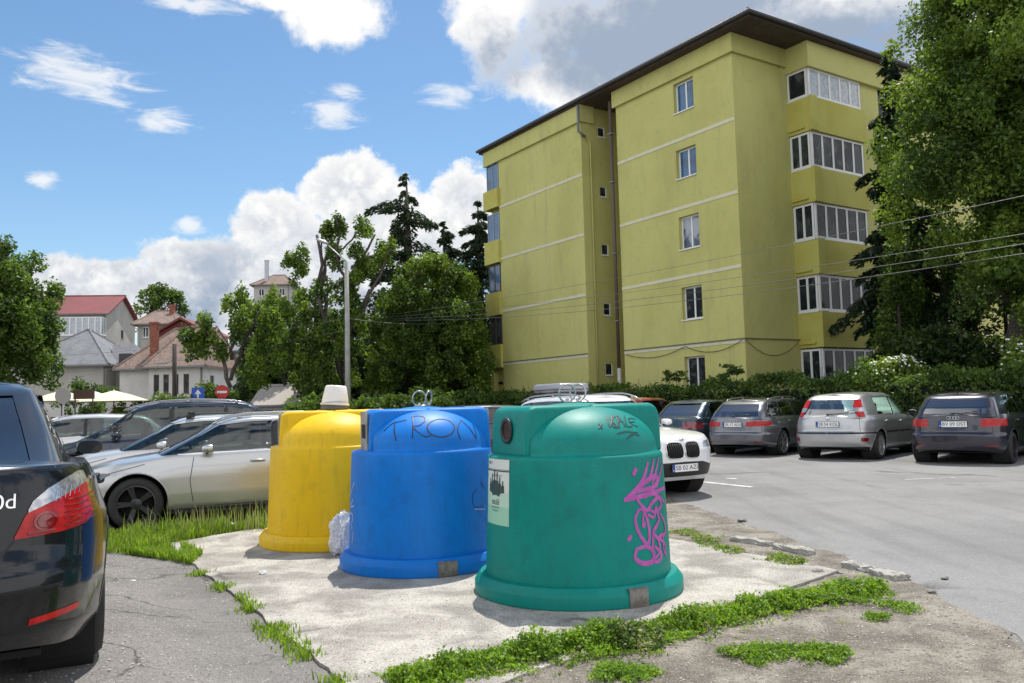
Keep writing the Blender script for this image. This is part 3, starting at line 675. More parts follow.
# ------------------------------------------------------------------ marks that lie on a surface
def bvh_of(objs):
    V = []; F = []
    for o in objs:
        M = world_m(o); n = len(V); V += [M @ v.co for v in o.data.vertices]; F += [tuple(i+n for i in p.vertices) for p in o.data.polygons]
    return BVHTree.FromPolygons(V, F)
def world_m(o):
    M = Matrix.LocRotScale(o.location, o.rotation_euler, o.scale)
    while o.parent is not None:
        o = o.parent; M = Matrix.LocRotScale(o.location, o.rotation_euler, o.scale) @ M
    return M
def pick(bv, px, py):                        # surface point under a line of sight
    d = Vector(ray(px, py)).normalized(); h = bv.ray_cast(Vector((0, 0, CAMH)), d)
    return (h[0], h[1]) if h[0] is not None else None
def stroke(mb, pts, w, off=.003, closed=False):
    """flat ribbon along points [(pos, normal)] lying on the surface"""
    n = len(pts)
    if n < 2: return
    V = []
    for i, (p, N) in enumerate(pts):
        a = pts[max(0, i-1)][0]; c = pts[min(n-1, i+1)][0]; t = (c-a)
        if t.length < 1e-6: t = Vector((0, 0, 1))
        s = t.normalized().cross(N).normalized(); ww = w(i/(n-1)) if callable(w) else w
        V += [p+N*off-s*ww/2, p+N*(off+.0008), p+N*off+s*ww/2]
    F = [(3*i, 3*i+1, 3*i+4, 3*i+3) for i in range(n-1)]+[(3*i+1, 3*i+2, 3*i+5, 3*i+4) for i in range(n-1)]
    mb.add(V, F)
def smooth_line(P, k=6):
    P = [np.array(p, float) for p in P]
    if len(P) < 3: return [P[0]+(P[1]-P[0])*i/8 for i in range(9)]
    Q = [2*P[0]-P[1]]+P+[2*P[-1]-P[-2]]; out = []
    for i in range(1, len(Q)-2):
        for j in range(k):
            t = j/k; a, b, c, d = Q[i-1:i+3]
            out.append(.5*((2*b)+(-a+c)*t+(2*a-5*b+4*c-d)*t*t+(-a+3*b-3*c+d)*t**3))
    return out+[P[-1]]
def drawn(bv, mb, P, w, off=.003, tr=lambda p: p):
    seg = []
    for p in smooth_line(P):
        x, y = tr(p); h = pick(bv, x, y)
        if h is None or (seg and (h[0]-seg[-1][0]).length > .25):
            stroke(mb, seg, w, off); seg = []
            if h is None: continue
        seg.append(h)
    stroke(mb, seg, w, off)

# ------------------------------------------------------------------ igloo recycling bins
def bin_mat(name, col, lite, dirt):
    m = mat(name, col, .46, spec=.22, var=[(1.6, .42, .62, lite, .45), (5.5, .52, .7, dirt, .35), (30, .55, .7, [c*.8 for c in col], .3)], bump=(5, .25, .01), coat=.0)
    t = m.node_tree; b = NB(t); p = t.nodes['Principled BSDF']
    tc = b.node('ShaderNodeTexCoord'); mp = b.node('ShaderNodeMapping'); b.put(mp.inputs[0], tc.outputs['Object']); mp.inputs['Scale'].default_value = (9, 9, .7)
    st = b.ramp(b.noise(mp.outputs[0], 2.2, 5, .6), .52, .70)
    old = p.inputs['Base Color'].links[0].from_socket
    b.put(p.inputs['Base Color'], b.mix(b.math('MULTIPLY', st, .30), old, c4([x*.55+.02 for x in col])))
    mp2 = b.node('ShaderNodeMapping'); b.put(mp2.inputs[0], tc.outputs['Object']); mp2.inputs['Scale'].default_value = (2.2, 2.2, 34); mp2.inputs['Rotation'].default_value = (.12, .08, 0)
    sc1 = b.math('MULTIPLY', b.ramp(b.noise(mp2.outputs[0], 3.2, 4, .7), .66, .70), b.ramp(b.noise(tc.outputs['Object'], 3.0, 3), .48, .60))
    gr_ = b.ramp(b.noise(tc.outputs['Object'], 85, 2, .7), .66, .74)
    old = p.inputs['Base Color'].links[0].from_socket; f2 = b.math('MAXIMUM', b.math('MULTIPLY', sc1, .45), b.math('MULTIPLY', gr_, .35))
    b.put(p.inputs['Base Color'], b.mix(f2, old, c4([min(1, x*.75+.16) for x in col])))
    return m
BIN_G = bin_mat('green_plastic', (.001, .21, .175), (.004, .27, .23), (.006, .13, .11))
BIN_B = bin_mat('blue_plastic', (.002, .17, .60), (.008, .22, .72), (.01, .10, .36))
BIN_Y = bin_mat('yellow_plastic', (.78, .49, .010), (.84, .55, .02), (.55, .36, .03))
def igloo(name, label, x, y, ang, m, hole, rings, sc=1., dl=.66, dr=.66):
    rt = empty(name, (x, y, .022), 0, label, 'recycling bin', 'bell-shaped recycling bins on the concrete pad')
    rt.scale = (sc, sc, 1)
    b = MB(); prof = [(.74, .145), (.766, .150), (.760, .35), (.750, .6), (.740, .85), (.731, 1.045), (.728, 1.062), (.720, 1.074), (.700, 1.080), (.692, 1.088), (.686, 1.105)]
    R0_, z0_ = .686, 1.105                       # dome: steep side rolling over to a flat crown
    for i in range(1, 17):
        a = i/16*math.pi/2; prof.append((R0_*math.cos(a)**.95, z0_+.375*math.sin(a)**1.0))
    prof[-1] = (.001, z0_+.375)
    b.lathe(prof, 96, cap=False)
    ca_, sa_ = math.cos(ang), math.sin(ang)
    for i_, v in enumerate(b.V):
        if v[2] > 1.082:
            al = v[0]*ca_+v[1]*sa_; lim = (dl if al > 0 else dr)-.035
            if abs(al) > lim: k_ = (abs(al)-lim)*math.copysign(1, al); b.V[i_] = (v[0]-ca_*k_, v[1]-sa_*k_, v[2])
    body = b.build('body', m, rt, True); autosmooth(body, 50)
    k = MB(); k.lathe([(.70, .0), (.856, .0), (.862, .008), (.862, .085), (.858, .095), (.818, .146), (.810, .150), (.70, .152)], 96, cap=False)
    ring = k.build('base_ring', m, rt, True); autosmooth(ring, 24)
    # opposite hatch boxes crossing the dome
    M = Matrix.Rotation(ang, 4, 'Z')
    for s in (1, -1):
        de = dl if s > 0 else dr
        hb = MB(); q = [(.0, 1.07), (de, 1.07), (de-.008, 1.30), (de-.02, 1.40), (de-.045, 1.445), (de-.10, 1.462), (.0, 1.462)]
        V = []; n = len(q); hw = .325
        for yy, tp in ((-hw, 0), (-hw+.05, 1), (hw-.05, 1), (hw, 0)):
            for xx, z in q:
                sc = 1.0 if tp else .955; V.append(((xx if xx == 0 else xx*(1 if tp else .985))*s, yy, 1.07+(z-1.07)*sc))
        F = []
        for r_ in range(3):
            for i in range(n): F.append((r_*n+i, r_*n+(i+1) % n, (r_+1)*n+(i+1) % n, (r_+1)*n+i))
        F += [tuple(range(n-1, -1, -1)), tuple(3*n+i for i in range(n))]
        if s < 0: F = [tuple(reversed(f)) for f in F]
        V = [tuple(M @ Vector(v)) for v in V]
        hb.add(V, F); h = hb.build('hatch_box', m, rt, 'auto', bevel=.022)
        # opening in the end face
        Mo = M @ Matrix.Translation((s*(de-.003), 0, 1.27)) @ Matrix.Rotation(math.pi/2, 4, 'Y')
        if hole == 'round':
            o = MB(); o.lathe([(.070, .0), (.098, .0), (.104, .008), (.100, .018), (.078, .018), (.070, .012)], 28, Mo if s > 0 else Mo @ Matrix.Rotation(math.pi, 4, 'X') @ Matrix.Translation((0, 0, 0)), cap=False)
            rg = o.build('opening_ring', BLACKP, h, True)
            o = MB(); o.lathe([(.001, .004), (.092, .006)], 28, Mo if s > 0 else Mo @ Matrix.Rotation(math.pi, 4, 'X'), cap=False); o.build('opening', mat('rubber_flap', (.022, .014, .012), .8, var=[(9, .4, .6, (.07, .035, .02), .7)]), h)
        else:
            Mp = M @ Matrix.Translation((s*(de+.004), 0, 1.262))
            o = MB(); o.box(-.004, .006, -.215, .215, -.18, .18, Mp); pl_ = o.build('opening_plate', mat('worn_plate', (.42, .40, .36), .7, var=[(6, .4, .6, (.22, .20, .17), .8)]), h, bevel=.003)
            o = MB(); o.box(-.002, .0085, -.13, .13, -.07, .06, Mp); o.build('opening', WELL, h)
    if rings:
        for dx, tl, yw in rings:
            o = MB(); o.box(dx-.012, dx+.012, -.02, .02, 1.47, 1.515); 
            pts = [Vector((.073*math.cos(a), 0, .073*math.sin(a))) for a in [2*math.pi*i/28 for i in range(28)]]
            Mr = Matrix.Translation((dx, 0, 1.555)) @ Matrix.Rotation(yw, 4, 'Z') @ Matrix.Rotation(tl, 4, 'X')
            o.tube([Mr @ p for p in pts], .0075, 8, closed=True); o.build('lifting_ring', STEEL, rt, True)
        o = MB(); o.lathe([(.001, 1.478), (.075, 1.478), (.075, 1.487), (.05, 1.495), (.001, 1.496)], 20, cap=False); o.build('lifting_plate', STEEL, rt, True)
    return rt, body, ring
nG = math.atan2(-.44, -.898)
gb, gbody, gring = igloo('recycling_bin', 'green bell bin with purple graffiti and a paper notice, nearest on the pad', .486, 6.84, nG, BIN_G, 'round', [(-.045, R(8), R(15)), (.045, R(-12), R(-30))], .967, .625, .675)
bb, bbody, bring = igloo('recycling_bin', 'blue bell bin with black TRON graffiti between the yellow and green ones', -.895, 8.07, math.atan2(-.319, -.948), BIN_B, 'slot', [(-.02, R(10), R(20)), (.08, R(10), R(70))], .915, .60, .67)
yb, ybody, yring = igloo('recycling_bin', 'yellow bell bin with an upturned white bucket on its dome', -2.055, 9.55, math.atan2(-.21, -.977), BIN_Y, 'slot', None, .965, .62, .66)

def steel_patch(parent, cx, cy, px, py, w, h, z):   # riveted plate on the foot ring
    d = Vector(ray(px, py)); t = -(CAMH-z-.02)/d.z if d.z else 1; p = Vector((0, 0, CAMH))+d*t
    a = math.atan2(p.y-cy, p.x-cx)
    M = Matrix.Rotation(a, 4, 'Z') @ Matrix.Translation((.862, 0, z))
    o = MB(); o.box(-.006, .008, -w/2, w/2, -h/2, h/2, M); o.box(-.12, .004, -w/2, w/2, h/2, h/2+.006, M)
    for yy in (-.6, .6): o.lathe([(.008, 0), (.008, .006), (.001, .008)], 8, M @ Matrix.Translation((.006, yy*w/2, -h*.25)) @ Matrix.Rotation(math.pi/2, 4, 'Y'))
    o.build('steel_plate', mat('rusty_steel', (.26, .25, .235), .6, .4, var=[(16, .4, .6, (.16, .13, .11), .8), (5, .5, .65, (.34, .33, .32), .6)]), parent)
steel_patch(gring, .486, 6.84, 638, 598, .165, .125, .065)
steel_patch(bring, -.895, 8.07, 449, 570, .19, .12, .065)

PURP = mat('purple_spray', (.42, .07, .36), .55, var=[(12, .4, .65, (.55, .12, .46), .6)])
BLK = mat('black_marker', (.012, .014, .02), .5); WHTM = mat('white_marker', (.7, .75, .8), .6)
bg_ = bvh_of([gbody]); bbv = bvh_of([bbody]+[o for o in bb.children if o.name.startswith('hatch_box')])
def inv_obj(mb, name, m, parent):            # shapes given in world space, stored in the parent's space
    Mi = world_m(parent).inverted(); mb.V = [tuple(Mi @ Vector(v)) for v in mb.V]; return mb.build(name, m, parent)
g1 = MB(); T1 = lambda p: (600+p[0]/4.55, 430+p[1]/4.55)
tap = lambda w: (lambda t: w*(.75+.5*math.sin(math.pi*t)))
for P, w in [([(216, 146), (205, 195), (190, 235), (160, 272), (112, 318)], .022), ([(243, 132), (232, 190), (212, 245)], .018), ([(265, 125), (252, 190), (235, 250)], .018), ([(281, 150), (270, 205), (255, 262)], .016),
             ([(110, 318), (150, 290), (200, 240), (245, 212), (262, 225), (240, 262), (205, 270), (160, 282)], .026), ([(108, 322), (180, 303), (250, 282), (292, 262)], .024),
             ([(155, 296), (180, 335), (212, 366), (232, 335), (262, 308), (275, 342), (250, 374), (222, 362)], .020), ([(200, 310), (230, 290), (262, 300), (290, 330)], .018),
             ([(178, 360), (160, 400), (168, 450), (190, 492), (215, 520), (224, 470), (212, 405), (192, 362), (168, 368)], .020),
             ([(196, 380), (196, 440), (205, 420)], .016), ([(215, 385), (243, 396), (252, 352), (264, 412), (240, 466), (264, 500), (268, 555), (243, 590)], .020),
             ([(272, 380), (290, 420), (292, 470), (266, 486), (292, 520), (296, 560)], .018),
             ([(165, 542), (212, 530), (242, 556), (236, 598), (192, 606), (160, 582), (166, 540)], .024), ([(246, 528), (276, 560), (270, 592), (244, 602)], .022), ([(240, 470), (240, 560)], .018), ([(284, 470), (288, 540), (300, 575)], .016),
             ([(150, 184), (163, 196)], .042), ([(128, 486), (140, 498)], .034)]:
    drawn(bg_, g1, P, tap(w*1.25), .003+.0002*len(g1.V) % .002, T1)
inv_obj(g1, 'graffiti', PURP, gbody)
g2 = MB(); T2 = lambda p: (440+p[0]/5.12, 370+p[1]/5.12)
for P in [[(812, 276), (832, 302)], [(832, 276), (812, 300)], [(845, 235), (858, 262), (872, 292), (882, 232)], [(905, 236), (884, 250), (882, 285), (906, 296), (916, 262), (900, 238)], [(862, 240), (905, 292)],
          [(918, 298), (905, 232), (950, 292)], [(908, 268), (936, 262)], [(942, 232), (956, 286), (984, 290)], [(1000, 252), (966, 250), (978, 276), (1012, 292)], [(968, 268), (996, 266)],
          [(905, 328), (948, 317), (1012, 322)], [(955, 354), (985, 330), (1022, 336)]]:
    drawn(bg_, g2, P, .010, .003, T2)
inv_obj(g2, 'graffiti', BLK, gbody)
g3 = MB(); T3 = lambda p: (300+p[0]/5.12, 380+p[1]/5.12)
for P in [[(487, 212), (483, 260), (492, 312)], [(430, 262), (452, 240), (478, 222), (545, 205)], [(575, 185), (578, 240), (575, 298)], [(570, 190), (600, 184), (634, 190), (640, 208), (612, 232), (582, 240), (612, 272), (645, 291), (680, 279)],
          [(715, 200), (690, 205), (662, 220), (652, 248), (675, 280), (725, 292), (768, 280), (790, 250), (780, 222), (750, 204), (715, 200)], [(822, 205), (806, 250), (820, 304)], [(822, 205), (848, 228), (878, 262), (902, 302)], [(902, 302), (898, 262), (884, 228)]]:
    drawn(bbv, g3, P, .011, .003, T3)
T4 = lambda p: (470+p[0]/6.21, 430+p[1]/6.21)
for P in [[(42, 368), (18, 400), (16, 450), (40, 482), (84, 470)], [(64, 322), (80, 350), (92, 366)]]: drawn(bbv, g3, P, .006, .003, T4)
inv_obj(g3, 'graffiti', BLK, bbody)
g4 = MB(); T5 = lambda p: (240+p[0]/5.25, 440+p[1]/5.25)
for P in [[(602, 222), (592, 250), (585, 275), (577, 300)], [(594, 310), (584, 350), (600, 345)], [(582, 380), (594, 400), (588, 440), (590, 468)], [(596, 480), (590, 540)]]: drawn(bbv, g4, P, .008, .003, T5)
drawn(bbv, g4, [(28, 490), (92, 492)], .005, .003, T4)
inv_obj(g4, 'graffiti', WHTM, bbody)

# paper notice wrapped on the green bin
def notice():
    c = Vector((.486, 6.84, 0)); hA = pick(bg_, 488.6, 490); hB = pick(bg_, 509.3, 490)
    a0 = math.atan2(hA[0].y-c.y, hA[0].x-c.x); a1 = math.atan2(hB[0].y-c.y, hB[0].x-c.x)
    if a1 < a0: a0 -= 2*math.pi if a0 > 0 else 0
    a0, a1 = min(a0, a1), max(a0, a1)
    z0, z1 = .555, 1.055; wA = (a1-a0)*.72
    def S(u, z, off): r = np.interp(z+0, [.15, .35, .6, .85, 1.045], [.766, .76, .75, .74, .731])+off; a = a0+(a1-a0)*u; return (r*math.cos(a), r*math.sin(a), z)
    def grid(u0, u1, za, zb_, off, n=8, k=6):
        V = [S(u0+(u1-u0)*i/n, za+(zb_-za)*j/k, off) for j in range(k+1) for i in range(n+1)]
        return V, [(j*(n+1)+i, j*(n+1)+i+1, (j+1)*(n+1)+i+1, (j+1)*(n+1)+i) for j in range(k) for i in range(n)]
    mb = MB(); pale = mat('notice_paper', (.62, .66, .62), .5); grn = mat('notice_green', (.30, .58, .42), .5); gm2 = mat('notice_pale_green', (.46, .64, .52), .5)
    dk = mat('notice_dark', (.02, .05, .04), .5)
    for i, (a, b) in enumerate([(z1-.09, z1), (z1-.25, z1-.09), (z1-.36, z1-.25), (z0, z1-.36)]):
        mb.mi = [0, 0, 2, 1][i]; mb.add(*grid(0, 1, a, b, .0025))
    mb.mi = 3; mb.add(*grid(0, 1, z1-.094, z1-.084, .004)); mb.add(*grid(0, 1, z1-.080, z1-.077, .004))
    mb.add(*grid(.10, .18, z1-.045, z1-.02, .004)); mb.add(*grid(.26, .30, z1-.04, z1-.022, .004))
    # row of bottle silhouettes in the middle
    for u, zb_, h, w in [(.22, .80, .10, .10), (.33, .79, .15, .11), (.45, .78, .185, .12), (.57, .78, .175, .12), (.68, .79, .13, .10), (.79, .80, .09, .10), (.39, .775, .09, .09), (.63, .772, .08, .09)]:
        mb.add(*grid(u-w/2, u+w/2, zb_, zb_+h*.62, .0045, 2, 2)); mb.add(*grid(u-w/5, u+w/5, zb_+h*.62, zb_+h, .0045, 2, 2))
    def txt(s, size, u, z):
        V, F = text_mesh(s, size); mb.add([S(u+x/wA, z+y, .0055) for x, y, _ in V], F)
    txt('sticl\u0103', .060, .5, .727)
    txt('sticle \u0219i borcane', .021, .5, .688); txt('f\u0103r\u0103 capace', .021, .5, .664); txt('COLECTARE SELECTIV\u0102', .016, .55, z1-.125)
    mb.build('notice', [pale, grn, gm2, dk], gbody)
notice()
# small white sticker on the green hatch box
hbv = bvh_of([o for o in gb.children if o.name.startswith('hatch_box')]+[gbody])
st = MB(); q = [pick(hbv, *p) for p in ((532, 419), (535.5, 419.5), (535.5, 427), (532, 426))]
if all(q): st.add([h[0]+h[1]*.004 for h in q], [(0, 1, 2, 3)]); inv_obj(st, 'sticker', PLATEW, gbody)

# upturned bucket on the yellow bin and the black plug under it
bk = empty('bucket', (-2.04, 9.50, .022+1.473), R(20), 'white plastic bucket turned upside down on the yellow bin', 'bucket')
WHP = mat('white_plastic', (.78, .74, .68), .4, var=[(5, .45, .65, (.62, .56, .48), .5)])
m_ = MB(); m_.lathe([(.150, .045), (.162, .045), (.164, .062), (.152, .068), (.150, .085), (.138, .16), (.118, .255), (.106, .268), (.02, .270), (.001, .262)], 40, Matrix.Rotation(R(4), 4, 'Y'), cap=False); m_.build('shell', WHP, bk, True)
m_ = MB(); m_.lathe([(.155, .0), (.155, .05), (.001, .05)], 32, cap=False); m_.build('lid', mat('grey_lid', (.10, .095, .09), .7), bk, True)
m_ = MB(); m_.tube([Vector((.160*math.cos(a), .160*math.sin(a), .055-.03*math.sin(a))) for a in [math.pi*i/14+R(200) for i in range(15)]], .003, 6); m_.build('handle', STEEL, bk, True)

# crumpled translucent bag between yellow and blue bins
def crumple(name, label, loc, dims, m, cat, seed, n=5, amp=.28, group=None):
    bm = bmesh.new(); bmesh.ops.create_icosphere(bm, subdivisions=n, radius=1.)
    from mathutils import noise
    for v in bm.verts:
        p = v.co.copy(); s = noise.noise(p*1.6+Vector((seed, 0, 0)))*amp*1.4+abs(noise.noise(p*4.3+Vector((0, seed, 0))))*amp+noise.noise(p*9)*amp*.3
        v.co = Vector((p.x*dims[0], p.y*dims[1], p.z*dims[2]))*(1+s)
        v.co.z = max(v.co.z, -dims[2]*.93)
    me = bpy.data.meshes.new(name); bm.to_mesh(me); bm.free(); me.materials.append(m)
    for p in me.polygons: p.use_smooth = False
    o = link(bpy.data.objects.new(name, me)); o.location = (loc[0], loc[1], loc[2]+dims[2]*.93); return tag(o, label, cat, group)
bagm = bpy.data.materials.new('bag_film'); bagm.use_nodes = True; b = NB(bagm.node_tree); p = b.n['Principled BSDF']
p.inputs['Base Color'].default_value = (.78, .80, .84, 1); p.inputs['Roughness'].default_value = .22; p.inputs['Alpha'].default_value = .72; p.inputs['Specular IOR Level'].default_value = .8
crumple('plastic_bag', 'crumpled clear plastic bag wedged between the yellow and blue bins', (-1.79, 8.62, .022), (.12, .14, .20), bagm, 'bag', 3.3)
# bits of litter on the slab
pp = mat('litter_paper', (.75, .75, .73), .6)
for i, (x, y, s, l) in enumerate([(228, 526, .07, 'crumpled white paper scrap on the slab left of the yellow bin'), (263, 573, .035, 'small white litter scrap on the open slab below the yellow bin shadow'), (299, 549, .03, 'tiny white pebble-like scrap touching the yellow base ring'), (133, 585, .018, 'single white fleck lying on the coarse grey asphalt'), (560, 613, .035, 'white scrap lying in the weeds right of the green bin')]):
    if i == 4: x, y = 562, 611+28
    q = gp(x, y, .03); crumple('paper_scrap', l, (q[0], q[1], .022 if i != 3 else hz(q[0], q[1])), (s, s*.8, s*.35), pp, 'litter', i*2.1+1, 3, .5)

# ------------------------------------------------------------------ cars
def lerp(tab, x): return np.interp(x, [t[0] for t in tab], [t[1] for t in tab])
def unit_contour(N, hx, w, ar, br, af, bf):
    ph = np.linspace(0, math.pi, 4001); c = -np.cos(ph); s = np.sin(ph)
    a = np.where(c < 0, ar, af); bq = np.where(c < 0, br, bf)
    X = np.sign(c)*np.abs(c)**(2/a); Y = np.abs(s)**(2/bq)
    d = np.r_[0, np.cumsum(np.hypot(np.diff(X)*hx, np.diff(Y)*w))]; q = np.linspace(0, d[-1], N//2+1)
    X = np.interp(q, d, X); Y = np.interp(q, d, Y); Y[0] = Y[-1] = 0
    X = np.r_[X, X[-2:0:-1]]; Y = np.r_[-Y, Y[-2:0:-1]]; U = np.r_[q, q[-2:0:-1]]
    return X, Y, U, d[-1]
def in_poly(P, x, y):
    r = np.zeros(len(x), bool); n = len(P)
    for i in range(n):
        x0, y0 = P[i]; x1, y1 = P[(i+1) % n]
        if y0 == y1: continue
        c = ((y0 > y) != (y1 > y)) & (x < (x1-x0)*(y-y0)/(y1-y0)+x0); r ^= c
    return r
def near_poly(P, x, y):
    best = np.full(len(x), 1e9); bx = x.copy(); by = y.copy(); n = len(P)
    for i in range(n):
        a = np.array(P[i]); d = np.array(P[(i+1) % n])-a; L = (d**2).sum()+1e-12
        t = np.clip(((x-a[0])*d[0]+(y-a[1])*d[1])/L, 0, 1); qx = a[0]+t*d[0]; qy = a[1]+t*d[1]; e = np.hypot(x-qx, y-qy)
        m = e < best; best[m] = e[m]; bx[m] = qx[m]; by[m] = qy[m]
    return best, bx, by
class Shell:
    def __init__(s, S):
        s.S = S; N = S.get('N', 260); NZ = S.get('NZ', 30); L = S['L']
        zmid = L/2; zb = lambda x: lerp(S['bot'], x); dk = lambda x: lerp(S['deck'], x)
        X, Y, U, s.Lt = unit_contour(N, L/2, S['W']/2, *S.get('plan', (9, 2.3, 8, 2.2)))
        ts = np.linspace(0, 1, NZ); V = []; SS = []
        for t in ts:
            zr = zb(0)+t*(dk(0)-zb(0)); zf = zb(L)+t*(dk(L)-zb(L)); zm = zb(L*.45)+t*(dk(L*.45)-zb(L*.45))
            xr = lerp(S['rx'], zr); xf = L-lerp(S['fx'], zf); x = xr+(xf-xr)*(X+1)/2; w = lerp(S['ws'], zm)
            flare = sum(np.exp(-((x-a)/.46)**4)*S.get('flare', .018)*(1-sstep(.68, .86, zm)) for a in (S['ra'], S['fa']))
            z = zb(x)+t*(dk(x)-zb(x)); V.append(np.column_stack([x, Y*(w+flare*(np.abs(Y) > .9)), z]))
        s.N, s.NZ = N, NZ; low = np.vstack(V); s.X = np.tile(X, NZ); s.Y = np.tile(Y, NZ); s.U = np.tile(U, NZ); s.s = np.repeat(ts, N)
        idx = np.arange(N); F = []
        for j in range(NZ-1): F.append(np.column_stack([j*N+idx, j*N+(idx+1) % N, (j+1)*N+(idx+1) % N, (j+1)*N+idx]))
        F = np.vstack(F); reg = np.zeros(len(F), int); s.nlow = len(low)
        # bonnet and boot surface
        def cap(ring, fz, base, K=12):
            H = len(ring)//2; nv = []; q = np.linspace(-1, 1, K+1)
            y = np.abs(ring[:H+1, 1]); x = ring[:H+1, 0]; z = ring[:H+1, 2]
            for k in range(K+1): nv.append(np.column_stack([x, q[k]*y, fz(x, q[k]*y, z, np.abs(q[k]))]))
            nv = np.vstack(nv); f = []
            for k in range(K):
                a = np.arange(H); f.append(np.column_stack([k*(H+1)+a, k*(H+1)+a+1, (k+1)*(H+1)+a+1, (k+1)*(H+1)+a]))
            return nv, np.vstack(f)+base
        top = low[-N:]
        hc = S.get('crown', .045)
        cv, cf = cap(top, lambda x, y, z, q: z+hc*(1-q**2.4)*np.clip(np.minimum(x, L-x)/.55, 0, 1)**.5*(.55+.45*np.cos(q*9)**2*0+.45), s.nlow)
        V = [low, cv]; Fs = [F, cf]; rg = [reg, np.ones(len(cf), int)]; base = s.nlow+len(cv)
        G = S['gh']; NG = S.get('NG', 220); NS = 22
        xm0, xm1 = lerp(G['xr'], 0), lerp(G['xf'], 0)
        gX, gY, gU, _ = unit_contour(NG, (xm1-xm0)/2, G['w'][0][1], *G.get('plan', (18, 3.0, 16, 2.6)))
        gs = np.unique(np.r_[np.linspace(0, .84, NS-6), np.linspace(.84, 1, 7)]); gv = []
        for t in gs:
            xr = lerp(G['xr'], t); xf = lerp(G['xf'], t); x = xr+(xf-xr)*(gX+1)/2; w = lerp(G['w'], t)
            z0 = dk(x)-.035; z = z0+t*(lerp(G['roof'], x)-z0); taper = 1-G.get('taper', .10)*np.clip((1.9-x)/1.9, 0, 1)**1.5-G.get('ftaper', .05)*np.clip((x-2.4)/1.2, 0, 1)**1.5
            gv.append(np.column_stack([x, gY*w*taper, z]))
        s.gs = gs; gt = gv[-1]; gl = np.vstack(gv); idx = np.arange(NG); f = []
        for j in range(len(gs)-1): f.append(np.column_stack([j*NG+idx, j*NG+(idx+1) % NG, (j+1)*NG+(idx+1) % NG, (j+1)*NG+idx]))
        f = np.vstack(f)+base; rc = G.get('crown', .03)
        V.append(gl); Fs.append(f); rg.append(np.full(len(f), 2)); s.gbase = base; base += len(gl)
        rv, rf = cap(gt, lambda x, y, z, q: z+rc*(1-q**2), base)
        V.append(rv); Fs.append(rf); rg.append(np.full(len(rf), 3))
        s.V = np.vstack(V); s.F = np.vstack(Fs); s.reg = np.concatenate(rg); s.tag = np.zeros(len(s.F), int); s.names = ['body']
        full = lambda a, g, n1, n2, d=0.: np.concatenate([a, np.full(n1, d), g, np.full(n2, d)])
        s.X = full(s.X, np.tile(gX, len(gs)), len(cv), len(rv)); s.Y = full(s.Y, np.tile(gY, len(gs)), len(cv), len(rv)); s.s = full(s.s, np.repeat(gs, NG), len(cv), len(rv)); s.U = full(s.U, np.tile(gU, len(gs)), len(cv), len(rv))
        s.V0 = s.V.copy()
        s.bvh = BVHTree.FromPolygons([Vector(v) for v in s.V], [tuple(f) for f in s.F.tolist()])
    def new(s, name): s.names.append(name); return len(s.names)-1
    def mark(s, name, poly, co, reg, extra=None):
        V = s.V0; F = s.F
        if co == 'uz': A, B = s.U, V[:, 2]
        elif co == 'fz': A, B = s.Lt-s.U, V[:, 2]
        elif co == 'xz': A, B = V[:, 0], V[:, 2]
        ca = A[F].mean(1); cb = B[F].mean(1); m = np.isin(s.reg, reg) & in_poly(poly, ca, cb) & (s.tag == 0)
        if extra is not None: m &= extra(s, F)
        k = s.new(name); s.tag[m] = k
        ins = np.zeros(len(V), bool); ins[F[m].ravel()] = True
        o = np.isin(s.reg, reg) & (~m); outs = np.zeros(len(V), bool); outs[F[o].ravel()] = True
        bd = np.where(ins & outs)[0]
        if len(bd) == 0: return k
        d, qx, qy = near_poly(poly, A[bd], B[bd]); ok = d < .05; bd = bd[ok]; qx = qx[ok]; qy = qy[ok]
        if co == 'xz': s.V[bd, 0] = qx; s.V[bd, 2] = qy
        else:
            for v, tx, ty in zip(bd, qx, qy):
                j, i = divmod(v, s.N); i2 = None; da = tx-A[v]
                for q in (i-1, i+1):
                    nb = j*s.N+q % s.N
                    if (A[nb]-A[v])*da > 0: i2 = nb
                p = s.V[v].copy()
                if i2 is not None: p = p+(V[i2]-V[v])*min(1, da/(A[i2]-A[v]))
                j2 = j+(1 if ty > p[2] else -1)
                if 0 <= j2 < s.NZ:
                    nb = j2*s.N+i; f = (ty-p[2])/(V[nb, 2]-V[v, 2]+1e-9); p = p+(V[nb]-V[v])*max(0, min(1, f))
                s.V[v] = p
        return k
    def band(s, name, front, ymax, s0, s1):
        Yc = np.abs(s.Y[s.F]).max(1); Xc = s.X[s.F].mean(1); sc = s.s[s.F].mean(1)
        m = (s.reg == 2) & (Yc <= ymax+1e-6) & ((Xc > 0) if front else (Xc < 0)) & (sc > s0) & (sc < s1)
        k = s.new(name); s.tag[m] = k; return k
    def part(s, k, name, m, parent, off=0., side=None, smooth=True):
        f = s.F[s.tag == k] if np.isscalar(k) else s.F[np.isin(s.tag, k)]
        if side is not None: f = f[(s.V[f][:, :, 1].mean(1)*side) > 0]
        if len(f) == 0: return None
        u, inv = np.unique(f, return_inverse=True); V = s.V[u].copy(); f = inv.reshape(f.shape)
        if off:
            nrm = np.zeros_like(V); a = V[f[:, 1]]-V[f[:, 0]]; b_ = V[f[:, 3]]-V[f[:, 0]]; n = np.cross(a, b_)
            for c in range(4): np.add.at(nrm, f[:, c], n)
            nrm /= np.linalg.norm(nrm, axis=1, keepdims=True)+1e-12; V += nrm*off
        return mesh_obj(name, V, f, m, parent, smooth)
    def side_pt(s, x, z, side):
        h = s.bvh.ray_cast(Vector((x, side*3, z)), Vector((0, -side, 0))); return (h[0], h[1]) if h[0] is not None else None
